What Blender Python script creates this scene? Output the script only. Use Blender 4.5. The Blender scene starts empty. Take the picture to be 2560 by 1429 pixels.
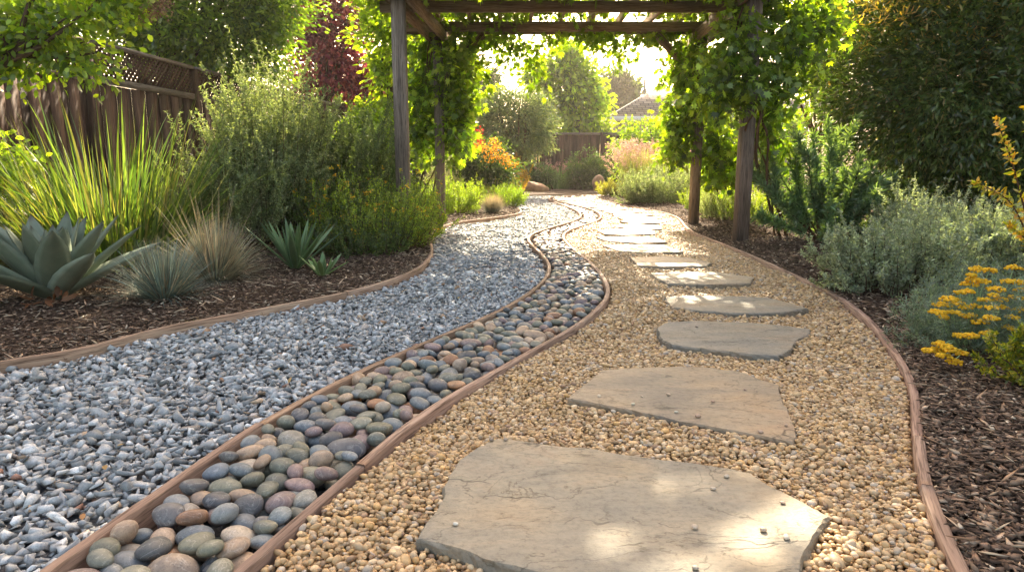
import bpy, bmesh, math, random
import numpy as np
from mathutils import Vector

S = bpy.context.scene
COL = S.collection
rng = np.random.default_rng(11)
R = math.radians
HAZE = .0009

# ------------------------------------------------------------------ camera
FPX, CX, CY, PITCH, HC = 1700.0, 1280.0, 714.5, R(10.14), 0.85
cam_d = bpy.data.cameras.new('camera')
cam = bpy.data.objects.new('camera', cam_d); COL.objects.link(cam); S.camera = cam
cam.location = (0, 0, HC); cam.rotation_euler = (R(90) - PITCH, 0, 0)
cam_d.sensor_width = 36; cam_d.lens = 36 * FPX / 2560
cam_d.clip_start = 0.05; cam_d.clip_end = 1000

# ------------------------------------------------------------------ light
SUN_EL, SUN_AZ = R(35), R(4)
W = bpy.data.worlds.new('World'); S.world = W; W.use_nodes = True
_n = W.node_tree.nodes; _k = _n.new('ShaderNodeTexSky'); _k.sky_type = 'NISHITA'
_k.sun_disc = False; _k.sun_elevation = SUN_EL; _k.sun_rotation = SUN_AZ
_k.air_density = 1.0; _k.dust_density = 4.0; _k.ozone_density = 1.0
_mx = _n.new('ShaderNodeMix'); _mx.data_type = 'RGBA'; _mx.blend_type = 'MULTIPLY'; _mx.inputs[0].default_value = 1
_mx.inputs[7].default_value = (1.18, 1.0, .80, 1)   # hazy late afternoon air: warmer than a clear sky
W.node_tree.links.new(_k.outputs[0], _mx.inputs[6]); W.node_tree.links.new(_mx.outputs[2], _n['Background'].inputs[0])
_n['Background'].inputs[1].default_value = 0.15
sd = bpy.data.lights.new('sun', 'SUN'); sd.energy = 4.5; sd.angle = R(0.5); sd.color = (1.0, 0.86, 0.64)
sun = bpy.data.objects.new('sun', sd); COL.objects.link(sun)
SD = Vector((math.sin(SUN_AZ) * math.cos(SUN_EL), math.cos(SUN_AZ) * math.cos(SUN_EL), math.sin(SUN_EL)))
sun.rotation_euler = (-SD).to_track_quat('-Z', 'Y').to_euler()
S.view_settings.view_transform = 'Standard'; S.view_settings.look = 'None'
S.view_settings.exposure = 2.06; S.view_settings.gamma = 1
S.cycles.max_bounces = 8; S.cycles.transparent_max_bounces = 4
S.cycles.diffuse_bounces = 4; S.cycles.glossy_bounces = 2; S.cycles.transmission_bounces = 6

# ------------------------------------------------------------------ helpers
def ray(px, py):
    x = (px - CX) / FPX; y = -(py - CY) / FPX
    c, s = math.cos(PITCH), math.sin(PITCH)
    return np.array([x, c + y * s, y * c - s])
def G(px, py, z=0.0):
    d = ray(px, py); t = (z - HC) / d[2]
    return np.array([0, 0, HC]) + d * t
def at(px, py, Y):
    d = ray(px, py); return np.array([0, 0, HC]) + d * (Y / d[1])
UP = np.array([0, 0, 1.0])
def unit(a):
    return a / np.maximum(np.linalg.norm(a, axis=-1, keepdims=True), 1e-9)
def rnd(n, d=3): return rng.normal(size=(n, d))
def uni(a, b, n=None): return rng.uniform(a, b, n)

class MB:
    def __init__(s): s.v = []; s.t = []; s.q = []; s.c = []; s.tc = []; s.n = 0
    def add(s, V, F, col=(1, 1, 1), tc=None):
        V = np.asarray(V, float).reshape(-1, 3); k = len(V)
        F = np.asarray(F, int)
        (s.t if F.shape[1] == 3 else s.q).append(F + s.n)
        col = np.asarray(col, float)
        s.c.append(np.broadcast_to(col, (k, 3)) if col.ndim == 1 else col)
        s.tc.append(np.zeros((k, 3)) if tc is None else tc)
        s.v.append(V); s.n += k
    def both(s, V, Ft, Fq, col, tc=None):
        s.add(V, Ft, col, tc)
        s.q.append(np.asarray(Fq, int) + s.n - len(V))
    def build(s, name, mat, parent=None, smooth=False):
        me = bpy.data.meshes.new(name)
        V = np.concatenate(s.v)
        T = np.concatenate(s.t) if s.t else np.zeros((0, 3), int)
        Q = np.concatenate(s.q) if s.q else np.zeros((0, 4), int)
        me.vertices.add(len(V)); me.vertices.foreach_set('co', V.astype(np.float32).ravel())
        idx = np.concatenate([T.ravel(), Q.ravel()]).astype(np.int32)
        me.loops.add(len(idx)); me.loops.foreach_set('vertex_index', idx)
        me.polygons.add(len(T) + len(Q))
        st = np.concatenate([np.arange(len(T)) * 3, len(T) * 3 + np.arange(len(Q)) * 4]).astype(np.int32)
        me.polygons.foreach_set('loop_start', st)
        me.update(calc_edges=True)
        if smooth: me.polygons.foreach_set('use_smooth', np.ones(len(st), bool))
        a = me.attributes.new('col', 'FLOAT_COLOR', 'POINT')
        C = np.concatenate(s.c); C = np.clip(np.c_[C, np.ones(len(C))], 0, 1)
        a.data.foreach_set('color', C.astype(np.float32).ravel())
        b = me.attributes.new('tc', 'FLOAT_VECTOR', 'POINT')
        b.data.foreach_set('vector', np.concatenate(s.tc).astype(np.float32).ravel())
        me.materials.append(mat)
        o = bpy.data.objects.new(name, me); COL.objects.link(o)
        if parent is not None: o.parent = parent
        return o
def tag(o, label=None, cat=None, group=None, kind=None):
    if label: o['label'] = label
    if cat: o['category'] = cat
    if group: o['group'] = group
    if kind: o['kind'] = kind
    return o
def thing(name, label, cat, loc=(0, 0, 0), group=None):
    o = bpy.data.objects.new(name, None); COL.objects.link(o)
    o.location = tuple(float(c) for c in loc); o.empty_display_size = 0.2
    return tag(o, label, cat, group)
def part(mb, name, mat, root, smooth=False):
    "mesh built in world coordinates, parented to a root that is not rotated"
    off = np.array(root.location) if root is not None else np.zeros(3)
    p = root.parent if root is not None else None
    while p is not None: off = off + np.array(p.location); p = p.parent
    mb.v = [v - off for v in mb.v]
    return mb.build(name, mat, root, smooth)

# ------------------------------------------------------------------ materials
class NT:
    def __init__(s, name):
        s.m = bpy.data.materials.new(name); s.m.use_nodes = True
        s.t = s.m.node_tree; s.n = s.t.nodes; s.n.clear()
        s.out = s.n.new('ShaderNodeOutputMaterial')
    def new(s, typ, **kw):
        o = s.n.new('ShaderNode' + typ)
        for k, v in kw.items(): setattr(o, k, v)
        return o
    def link(s, a, b): s.t.links.new(a, b)
    def attr(s, name='col'): return s.new('Attribute', attribute_name=name)
    def noise(s, vec=None, scale=5, detail=4, rough=.55, dist=0):
        o = s.new('TexNoise'); o.inputs['Scale'].default_value = scale
        o.inputs['Detail'].default_value = detail; o.inputs['Roughness'].default_value = rough
        o.inputs['Distortion'].default_value = dist
        if vec is not None: s.link(vec, o.inputs['Vector'])
        return o
    def coords(s, scale=(1, 1, 1), src='Object', sock=None):
        m = s.new('Mapping'); m.inputs['Scale'].default_value = scale
        if sock is None: sock = s.new('TexCoord').outputs[src]
        s.link(sock, m.inputs['Vector']); return m.outputs[0]
    def ramp(s, fac, pts):
        o = s.new('ValToRGB'); e = o.color_ramp.elements
        while len(e) < len(pts): e.new(0.5)
        for k, (p, c) in enumerate(pts):
            e[k].position = p; e[k].color = (*c, 1) if len(c) == 3 else c
        s.link(fac, o.inputs[0]); return o.outputs[0]
    def mix(s, a, b, fac, mode='MIX'):
        o = s.new('Mix', data_type='RGBA', blend_type=mode)
        for sock, v in ((o.inputs[0], fac), (o.inputs[6], a), (o.inputs[7], b)):
            if isinstance(v, bpy.types.NodeSocket): s.link(v, sock)
            elif isinstance(v, tuple): sock.default_value = (*v, 1)
            else: sock.default_value = v
        return o.outputs[2]
    def bump(s, h, strength=.3, dist=.01):
        o = s.new('Bump'); o.inputs['Strength'].default_value = strength
        o.inputs['Distance'].default_value = dist; s.link(h, o.inputs['Height']); return o.outputs[0]
    def pbr(s, base, rough=.7, normal=None, spec=.4, metal=0):
        o = s.new('BsdfPrincipled')
        if isinstance(base, tuple): o.inputs['Base Color'].default_value = (*base, 1)
        else: s.link(base, o.inputs['Base Color'])
        if isinstance(rough, (int, float)): o.inputs['Roughness'].default_value = rough
        else: s.link(rough, o.inputs['Roughness'])
        o.inputs['Specular IOR Level'].default_value = spec; o.inputs['Metallic'].default_value = metal
        if normal is not None: s.link(normal, o.inputs['Normal'])
        s.link(o.outputs[0], s.out.inputs[0]); return o

def leaf_mat(name, trans=(1.5, 1.75, .5), fac=.5, gloss=.07, rough=.4):
    t = NT(name); a = t.attr().outputs[0]
    d = t.new('BsdfDiffuse'); t.link(a, d.inputs[0])
    tr = t.new('BsdfTranslucent'); t.link(t.mix(a, tuple(trans), 1.0, 'MULTIPLY'), tr.inputs[0])
    m = t.new('MixShader'); m.inputs[0].default_value = fac
    t.link(d.outputs[0], m.inputs[1]); t.link(tr.outputs[0], m.inputs[2])
    g = t.new('BsdfGlossy'); g.inputs['Roughness'].default_value = rough
    g.inputs['Color'].default_value = (.9, .9, .85, 1)
    m2 = t.new('MixShader'); m2.inputs[0].default_value = gloss
    t.link(m.outputs[0], m2.inputs[1]); t.link(g.outputs[0], m2.inputs[2])
    t.link(m2.outputs[0], t.out.inputs[0]); return t.m
M = {}
M['leaf'] = leaf_mat('foliage', (2.2, 2.3, .3), .58, .05)
M['leafgloss'] = leaf_mat('glossy_foliage', (1.9, 1.9, .4), .45, .05, .3)
M['blade'] = leaf_mat('blades', (1.7, 1.8, .5), .45, .08, .35)
M['dry'] = leaf_mat('dry_blades', (1.1, 1.1, .9), .35, .04, .5)
M['needle'] = leaf_mat('needles', (1.5, 1.6, .7), .4, .05, .5)
M['petal'] = leaf_mat('petals', (1.2, 1.1, .9), .4, .02, .6)

def wood_mat(name, cols, rough=.75, grain=1.0):
    t = NT(name); v = t.attr('tc').outputs['Vector']
    n1 = t.noise(t.coords((1.5, 26 * grain, 26 * grain), sock=v), 1.0, 6, .65, .6)
    n2 = t.noise(t.coords((.8, 2, 2), sock=v), 1.0, 3)
    n3 = t.noise(t.coords((6, 160, 160), sock=v), 1.0, 3, .7)
    base = t.ramp(n1.outputs[0], [(.3, cols[0]), (.5, cols[1]), (.72, cols[2])])
    base = t.mix(base, t.ramp(n2.outputs[0], [(.3, (.55, .55, .55)), (.7, (1.15, 1.12, 1.1))]), 1.0, 'MULTIPLY')
    base = t.mix(base, t.attr().outputs[0], 1.0, 'MULTIPLY')
    base = t.mix(base, t.ramp(n3.outputs[0], [(.38, (.35, .32, .3)), (.5, (1, 1, 1)), (.7, (1.2, 1.2, 1.2))]), .85, 'MULTIPLY')
    t.pbr(base, rough, t.bump(n1.outputs[0], .6, .005), .25); return t.m
M['edging'] = wood_mat('redwood_edging', [(.24, .15, .105), (.40, .265, .19), (.54, .40, .30)])
M['post'] = wood_mat('weathered_post', [(.13, .105, .085), (.24, .195, .16), (.36, .30, .25)])
M['beam'] = wood_mat('stained_beam', [(.15, .10, .07), (.25, .175, .125), (.36, .27, .2)])
M['fence'] = wood_mat('fence_board', [(.045, .024, .016), (.10, .052, .033), (.17, .095, .062)])
M['fencecap'] = wood_mat('grey_fence_rail', [(.13, .1, .085), (.21, .17, .14), (.32, .27, .23)])
M['bark'] = wood_mat('bark', [(.06, .038, .024), (.13, .085, .055), (.22, .15, .1)], .9, .5)

def stone_mat(name, speck=.35, bump=.25, rough=.62, vein=0):
    t = NT(name); a = t.attr().outputs[0]; oc = t.coords()
    n1 = t.noise(oc, 60, 5, .65); n2 = t.noise(oc, 280, 3, .7)
    base = t.mix(a, t.ramp(n1.outputs[0], [(.3, (.7, .7, .72)), (.7, (1.22, 1.2, 1.16))]), speck * 2, 'MULTIPLY')
    base = t.mix(base, t.ramp(n2.outputs[0], [(.33, (.5, .5, .5)), (.45, (1, 1, 1)), (.66, (1, 1, 1)), (.75, (1.35, 1.35, 1.3))]), speck, 'MULTIPLY')
    if vein:
        gm = t.new('NewGeometry'); vc = t.coords(); ad = t.new('VectorMath', operation='SCALE'); t.link(t.attr().outputs[0], ad.inputs[0]); ad.inputs[3].default_value = 90
        a2 = t.new('VectorMath', operation='ADD'); t.link(vc, a2.inputs[0]); t.link(ad.outputs[0], a2.inputs[1])
        n3 = t.noise(a2.outputs[0], 18, 5, .6, .8); n4 = t.noise(a2.outputs[0], 9, 2, .5, .3)
        base = t.mix(base, t.ramp(n4.outputs[0], [(.35, (.72, .74, .8)), (.65, (1.25, 1.15, 1.02))]), .9, 'MULTIPLY')
        base = t.mix(base, t.ramp(n3.outputs[0], [(.485, (0, 0, 0)), (.5, (.35, .34, .31)), (.515, (0, 0, 0))]), .35, 'ADD')
    t.pbr(base, rough, t.bump(n1.outputs[0], bump, .003), .4); return t.m
M['cobble'] = stone_mat('river_stone', .75, .3, .5, 1)
M['gravel'] = stone_mat('crushed_rock', .85, .6, .68)
M['pea'] = stone_mat('pea_gravel', .4, .2, .5)

t = NT('flagstone')
oc = t.coords(); st = t.coords((1.3, 3.2, 3))
a = t.attr().outputs[0]
n1 = t.noise(st, 2.2, 6, .6, .5); n2 = t.noise(oc, 3.2, 4, .5); n3 = t.noise(st, 22, 6, .75, .4)
base = t.ramp(n1.outputs[0], [(.28, (.19, .172, .145)), (.45, (.265, .235, .185)), (.58, (.325, .275, .205)), (.75, (.31, .23, .165))])
base = t.mix(base, t.ramp(n2.outputs[0], [(.3, (.74, .79, .88)), (.5, (1, 1, 1)), (.7, (1.12, 1.0, .86))]), .9, 'MULTIPLY')
base = t.mix(base, t.ramp(n3.outputs[0], [(.36, (.8, .8, .8)), (.5, (1, 1, 1)), (.7, (1.1, 1.1, 1.1))]), .7, 'MULTIPLY')
wv = t.new('TexWave', wave_type='BANDS', bands_direction='Y'); t.link(t.coords((1, 1, 1)), wv.inputs[0])
wv.inputs['Scale'].default_value = 2.2; wv.inputs['Distortion'].default_value = 14; wv.inputs['Detail'].default_value = 4
wv.inputs['Detail Scale'].default_value = 1.3
crk = t.ramp(wv.outputs['Fac'], [(0, (.12, .12, .12)), (.012, (1, 1, 1))])
gate = t.ramp(t.noise(oc, 4.0, 2).outputs[0], [(.58, (0, 0, 0)), (.62, (1, 1, 1))])
crk2 = t.mix((1, 1, 1), crk, gate)
lyn = t.noise(t.coords((1.2, 2.2, 2)), 2.2, 8, .55, .5).outputs[0]
ln = t.ramp(lyn, [(.405, (1, 1, 1)), (.411, (.35, .33, .3)), (.419, (1, 1, 1)), (.495, (1, 1, 1)), (.5, (.5, .47, .43)), (.507, (1, 1, 1)), (.60, (1, 1, 1)), (.605, (.4, .37, .33)), (.612, (1, 1, 1))])
gl = t.ramp(t.noise(oc, 3.1, 3).outputs[0], [(.40, (0, 0, 0)), (.48, (1, 1, 1))])
base = t.mix(base, t.mix((1, 1, 1), ln, gl), .8, 'MULTIPLY')
base = t.mix(base, crk2, .75, 'MULTIPLY')
n5 = t.noise(oc, 55, 5, .75); base = t.mix(base, t.ramp(n5.outputs[0], [(.36, (.68, .68, .68)), (.5, (1, 1, 1)), (.7, (1.12, 1.12, 1.12))]), .7, 'MULTIPLY')
base = t.mix(base, a, 1.0, 'MULTIPLY')
ly = t.ramp(lyn, [(.405, (0, 0, 0)), (.415, (.35, .35, .35)), (.495, (.35, .35, .35)), (.505, (.6, .6, .6)), (.60, (.6, .6, .6)), (.61, (1, 1, 1))])
h = t.mix(t.mix(n3.outputs[0], n1.outputs[0], .5), ly, .45); h = t.mix(h, crk2, .5, 'MULTIPLY')
h = t.mix(h, n5.outputs[0], .25)
t.pbr(base, .6, t.bump(h, .8, .014), .45); M['flag'] = t.m

def ground_mat(name, c0, c1, c2, sc=40, b=.02):
    t = NT(name); oc = t.coords(); n1 = t.noise(oc, sc, 6, .75); n2 = t.noise(oc, 1.5, 3)
    base = t.ramp(n1.outputs[0], [(.3, c0), (.5, c1), (.7, c2)])
    base = t.mix(base, t.ramp(n2.outputs[0], [(.3, (.75, .75, .75)), (.7, (1.2, 1.15, 1.1))]), 1.0, 'MULTIPLY')
    t.pbr(base, .95, t.bump(n1.outputs[0], .8, b), .15); return t.m
M['soil'] = ground_mat('mulch_soil', (.03, .019, .013), (.07, .045, .03), (.14, .095, .065), 55)
M['greybase'] = ground_mat('grey_gravel_bed', (.03, .032, .036), (.09, .095, .105), (.22, .23, .24), 45)
M['tanbase'] = ground_mat('tan_gravel_bed', (.12, .075, .04), (.25, .17, .095), (.4, .29, .18), 70)
M['earth'] = ground_mat('earth', (.03, .02, .012), (.07, .05, .032), (.12, .09, .06), 8)
t = NT('chips'); t.pbr(t.attr().outputs[0], .85, None, .2); M['chip'] = t.m
def plain(name, c, rough=.7, sc=30, var=.15, b=.1):
    t = NT(name); n = t.noise(t.coords(), sc, 5, .6)
    lo = tuple(x * (1 - var) for x in c); hi = tuple(min(x * (1 + var), 1) for x in c)
    t.pbr(t.ramp(n.outputs[0], [(.3, lo), (.7, hi)]), rough, t.bump(n.outputs[0], b, .01), .3); return t.m
M['stucco'] = plain('stucco', (.52, .43, .33), .9, 60, .1, .4)
M['trim'] = plain('white_trim', (.72, .7, .66), .6, 10, .05)
M['glass'] = plain('dark_glass', (.03, .035, .04), .12, 2, .1, 0)
M['siding'] = plain('grey_siding', (.25, .22, .2), .8, 10, .1)
t = NT('boulder'); oc = t.coords(); n = t.noise(oc, 6, 7, .65)
t.pbr(t.ramp(n.outputs[0], [(.3, (.18, .1, .06)), (.55, (.38, .23, .14)), (.75, (.52, .37, .25))]), .85, t.bump(n.outputs[0], .6, .04), .2); M['boulder'] = t.m
t = NT('shingles'); br = t.new('TexBrick'); t.link(t.attr('tc').outputs['Vector'], br.inputs[0])
br.inputs['Scale'].default_value = 1; br.inputs['Brick Width'].default_value = .42; br.inputs['Row Height'].default_value = .3
br.inputs['Mortar Size'].default_value = .02; br.inputs['Color1'].default_value = (.2, .15, .12, 1)
br.inputs['Color2'].default_value = (.38, .3, .24, 1); br.inputs['Mortar'].default_value = (.06, .045, .04, 1)
t.pbr(br.outputs[0], .9, t.bump(br.outputs[1], -.6, .03), .2); M['shingle'] = t.m
t = NT('agave_skin'); n = t.noise(t.coords((1, 1, 1)), 9, 4); n2 = t.noise(t.coords(), 60, 3)
b_ = t.mix(t.attr().outputs[0], t.ramp(n.outputs[0], [(.3, (.8, .85, .85)), (.7, (1.15, 1.12, 1.15))]), 1.0, 'MULTIPLY')
p = t.pbr(b_, .5, t.bump(n2.outputs[0], .1, .003), .4); M['agave'] = t.m

# ------------------------------------------------------------------ shape tools
T_LEAF = (np.array([(0, 0, 0), (.3, .42, .06), (.7, .36, .02), (1, 0, -.12), (.7, -.36, .02), (.3, -.42, .06)]),
          np.array([(0, 1, 5), (1, 2, 4), (1, 4, 5), (2, 3, 4)]))
T_DIA = (np.array([(0, 0, 0), (.45, .5, .08), (1, 0, -.1), (.45, -.5, .08)]), np.array([(0, 1, 3), (1, 2, 3)]))
def _lob():
    pts = [(0, 0, 0)]; tips = [(-20, .42), (25, .62), (60, .85), (90, 1.0), (120, .85), (155, .62), (200, .42)]
    out = []
    for k, (a_, r_) in enumerate(tips):
        out.append((r_ * math.sin(R(a_)), r_ * math.cos(R(a_)), -.14 * r_))
        if k < len(tips) - 1:
            am = (a_ + tips[k + 1][0]) / 2; rm = .55 * min(r_, tips[k + 1][1]) + .06
            out.append((rm * math.sin(R(am)), rm * math.cos(R(am)), .05))
    V = np.array(pts + out); V[:, 0] += .15
    return V, np.array([(0, k + 1, k) for k in range(1, len(out))])
T_LOBE = _lob()
def leaves(mb, P, A, N, L, Wd, tm, col):
    n = len(P); A = unit(A); Sd = unit(np.cross(A, N)); Nn = np.cross(Sd, A)
    L = np.broadcast_to(L, n)[:, None, None]; Wd = np.broadcast_to(Wd, n)[:, None, None]
    u, v, w = (tm[0][:, i][None, :, None] for i in range(3))
    V = P[:, None] + u * L * A[:, None] + v * Wd * Sd[:, None] + w * L * Nn[:, None]
    k = len(tm[0])
    F = (tm[1][None] + (np.arange(n) * k)[:, None, None]).reshape(-1, tm[1].shape[1])
    mb.add(V.reshape(-1, 3), F, np.repeat(col, k, axis=0))
def pal(cols, n, var=.22, w=None):
    c = np.array(cols, float); i = rng.choice(len(c), n, p=w); j = rng.choice(len(c), n, p=w)
    f = uni(0, .5, n)[:, None]
    return (c[i] * (1 - f) + c[j] * f) * np.exp(rnd(n, 1) * var)
def tube(mb, pts, rad, sides=6, col=(1, 1, 1), off=None):
    pts = np.asarray(pts, float); n = len(pts); rad = np.broadcast_to(rad, n)
    T = unit(np.gradient(pts, axis=0)); up = np.array([0, 0, 1.0]) if abs(T[0][2]) < .9 else np.array([1.0, 0, 0])
    U = unit(np.cross(T, up)); Vv = np.cross(T, U)
    a = np.linspace(0, 2 * math.pi, sides, endpoint=False)
    ring = pts[:, None] + rad[:, None, None] * (np.cos(a)[None, :, None] * U[:, None] + np.sin(a)[None, :, None] * Vv[:, None])
    k = np.arange(n - 1)[:, None] * sides; j = np.arange(sides)[None]; j2 = (j + 1) % sides
    F = np.stack([k + j, k + j2, k + sides + j2, k + sides + j], -1).reshape(-1, 4)
    s = np.r_[0, np.cumsum(np.linalg.norm(np.diff(pts, axis=0), axis=1))]
    o = uni(0, 50) if off is None else off
    tc = np.stack([np.repeat(s, sides) + o, np.tile(np.cos(a), n) * .05, np.tile(np.sin(a), n) * .05], -1)
    mb.add(ring.reshape(-1, 3), F, col, tc)
def curve(p0, p1, bend=.15, n=7, lift=0):
    p0 = np.asarray(p0, float); p1 = np.asarray(p1, float); d = np.linalg.norm(p1 - p0)
    m = (p0 + p1) / 2 + rnd(1)[0] * bend * d; m[2] += lift * d
    t = np.linspace(0, 1, n)[:, None]
    P = (1 - t) ** 2 * p0 + 2 * t * (1 - t) * m + t * t * p1
    P[1:-1] += rnd(n - 2) * bend * d * .06
    return P
BOXF = np.array([(0, 1, 3, 2), (4, 6, 7, 5), (0, 4, 5, 1), (2, 3, 7, 6), (0, 2, 6, 4), (1, 5, 7, 3)])
def box(mb, c, ax, ay, az, hx, hy, hz, col=(1, 1, 1), seg=1):
    "box centred c; ax is the grain direction"
    ax, ay, az = unit(np.array(ax, float)), unit(np.array(ay, float)), unit(np.array(az, float))
    V = []; TC = []; o = rng.uniform(0, 60, 3)
    for sx in (-1, 1):
        for sy in (-1, 1):
            for sz in (-1, 1):
                V.append(np.asarray(c) + sx * hx * ax + sy * hy * ay + sz * hz * az)
                TC.append(o + np.array([sx * hx, sy * hy, sz * hz]))
    mb.add(V, BOXF, col, np.array(TC))
def bevel_box(mb, c, ax, ay, az, hx, hy, hz, col=(1, 1, 1), b=.006):
    "box with chamfered long edges (along ax)"
    ax, ay, az = unit(np.array(ax, float)), unit(np.array(ay, float)), unit(np.array(az, float))
    pr = [(hy - b, -hz), (hy, -hz + b), (hy, hz - b), (hy - b, hz), (-hy + b, hz), (-hy, hz - b), (-hy, -hz + b), (-hy + b, -hz)]
    o = rng.uniform(0, 60, 3); V = []; TC = []
    for sx in (-1, 1):
        for (y, z) in pr:
            V.append(np.asarray(c) + sx * hx * ax + y * ay + z * az); TC.append(o + np.array([sx * hx, y, z]))
    F = [(k, (k + 1) % 8, 8 + (k + 1) % 8, 8 + k) for k in range(8)]
    F += [(0, 7, 6, 1), (1, 6, 5, 2), (2, 5, 4, 3), (8, 9, 14, 15), (9, 10, 13, 14), (10, 11, 12, 13)]
    mb.add(V, F, col, np.array(TC))
def ico(sub):
    bm = bmesh.new(); bmesh.ops.create_icosphere(bm, subdivisions=sub, radius=1)
    V = np.array([v.co[:] for v in bm.verts]); F = np.array([[v.index for v in f.verts] for f in bm.faces]); bm.free()
    return V, F
ICO = {k: ico(k) for k in (1, 2, 3)}
def rotm(n, tilt):
    "random yaw + tilt rotation matrices"
    y = uni(0, 2 * math.pi, n); ax = uni(0, 2 * math.pi, n); ti = rng.normal(0, tilt, n)
    cz, sz = np.cos(y), np.sin(y); Z = np.zeros((n, 3, 3)); Z[:, 0, 0] = cz; Z[:, 0, 1] = -sz; Z[:, 1, 0] = sz; Z[:, 1, 1] = cz; Z[:, 2, 2] = 1
    k = np.stack([np.cos(ax), np.sin(ax), 0 * ax], -1); K = np.zeros((n, 3, 3))
    K[:, 0, 2] = k[:, 1]; K[:, 1, 2] = -k[:, 0]; K[:, 2, 0] = -k[:, 1]; K[:, 2, 1] = k[:, 0]
    I = np.eye(3)[None]; s, c = np.sin(ti)[:, None, None], np.cos(ti)[:, None, None]
    return (I + s * K + (1 - c) * (K @ K)) @ Z
def scatter(mb, shapes, P, dims, tilt, col):
    "place copies of the shapes (V,F) at P with semi-axes dims"
    n = len(P); Rm = rotm(n, tilt); pick = rng.integers(0, len(shapes), n)
    for s_, (V, F) in enumerate(shapes):
        i = np.where(pick == s_)[0]
        if not len(i): continue
        W_ = np.einsum('nij,nkj->nki', Rm[i], V[None] * dims[i][:, None]) + P[i][:, None]
        k = len(V); Fa = (F[None] + (np.arange(len(i)) * k)[:, None, None]).reshape(-1, 3)
        mb.add(W_.reshape(-1, 3), Fa, np.repeat(col[i], k, axis=0))
def lumpy(sub, amp):
    V, F = ICO[sub]; V = V.copy()
    for _ in range(4):
        d = unit(rnd(1))[0]; V *= (1 + amp * np.sin(V @ d * uni(1.5, 3.5) + uni(0, 6)))[:, None]
    return V, F
def rock():
    bm = bmesh.new(); P = unit(rnd(9)) * uni(.75, 1.2, (9, 1))
    for p in P: bm.verts.new(p)
    bmesh.ops.convex_hull(bm, input=bm.verts)
    for v in [v for v in bm.verts if not v.link_faces]: bm.verts.remove(v)
    bm.verts.index_update()
    V = np.array([v.co[:] for v in bm.verts]); F = np.array([[v.index for v in f.verts] for f in bm.faces]); bm.free()
    return V, F
ROCKS = [rock() for _ in range(16)]
SMOOTH = {1: [lumpy(1, .1) for _ in range(8)], 2: [lumpy(2, .08) for _ in range(12)], 3: [lumpy(3, .085) for _ in range(12)]}

# ------------------------------------------------------------------ path layout (traced edges, unprojected to the ground)
ZE = .034
def edge(pix, ze=None):
    P = np.array([G(x, y, ze or ZE)[:2] for x, y in pix])
    out = []
    Q = np.vstack([2 * P[0] - P[1], P, 2 * P[-1] - P[-2]])
    for k in range(1, len(Q) - 2):
        p0, p1, p2, p3 = Q[k - 1:k + 3]; L = np.linalg.norm(p2 - p1); n = max(3, int(L / .06))
        t = np.linspace(0, 1, n, endpoint=False)[:, None]
        t0 = 0; t1 = max(np.linalg.norm(p1 - p0), 1e-4) ** .5; t2 = t1 + max(L, 1e-4) ** .5; t3 = t2 + max(np.linalg.norm(p3 - p2), 1e-4) ** .5
        T = t1 + t * (t2 - t1)
        A1 = (t1 - T) / t1 * p0 + T / t1 * p1; A2 = (t2 - T) / (t2 - t1) * p1 + (T - t1) / (t2 - t1) * p2
        A3 = (t3 - T) / (t3 - t2) * p2 + (T - t2) / (t3 - t2) * p3
        B1 = (t2 - T) / t2 * A1 + T / t2 * A2; B2 = (t3 - T) / (t3 - t1) * A2 + (T - t1) / (t3 - t1) * A3
        out.append((t2 - T) / (t2 - t1) * B1 + (T - t1) / (t2 - t1) * B2)
    out.append(P[-1:]); return np.vstack(out)
EA = edge([(-700, 1060), (-300, 963), (0, 903), (200, 869), (400, 818), (600, 779), (800, 741), (900, 720), (980, 697), (1040, 671), (1068, 647), (1079, 622), (1076, 602), (1082, 583), (1100, 567), (1135, 556), (1200, 547), (1260, 539), (1295, 532), (1302, 525), (1288, 515), (1272, 502), (1275, 492), (1300, 488), (1380, 485), (1450, 483.5), (1540, 482)], .052)
EB = edge([(-60, 1560), (120, 1424), (300, 1297), (450, 1193), (560, 1117), (650, 1058), (750, 1001), (900, 925), (1000, 880), (1100, 838), (1200, 797), (1280, 758), (1335, 722), (1365, 690), (1373, 662), (1356, 635), (1332, 612), (1321, 597), (1326, 586), (1345, 577), (1385, 565), (1430, 552), (1450, 541), (1448, 530), (1425, 518), (1392, 506), (1372, 497), (1385, 491.5), (1450, 487.5), (1540, 484.5)])
EC = edge([(440, 1570), (600, 1424), (700, 1336), (800, 1249), (900, 1163), (1000, 1078), (1100, 1006), (1200, 948), (1300, 892), (1400, 837), (1470, 792), (1508, 755), (1520, 723), (1508, 690), (1478, 656), (1440, 626), (1416, 603), (1408, 588), (1420, 575), (1455, 563), (1488, 552), (1502, 541), (1496, 531), (1470, 520), (1425, 509), (1390, 501), (1384, 496), (1400, 492.5), (1460, 489.5), (1540, 487)])
ED = edge([(2480, 1580), (2405, 1424), (2372, 1355), (2318, 1215), (2297, 1090), (2278, 950), (2208, 838), (2160, 787), (2100, 742), (2020, 701), (1940, 665), (1860, 630), (1790, 602), (1740, 582), (1715, 566), (1706, 553), (1690, 540), (1650, 528), (1600, 518), (1560, 511), (1525, 503), (1500, 497), (1494, 492.5), (1506, 490), (1545, 488.5)])
def fX(E): 
    o = np.argsort(E[:, 1]); return lambda y: np.interp(y, E[o, 1], E[o, 0])
XA, XB, XC, XD = fX(EA), fX(EB), fX(EC), fX(ED)
YEND = EA[-1, 1]

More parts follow.
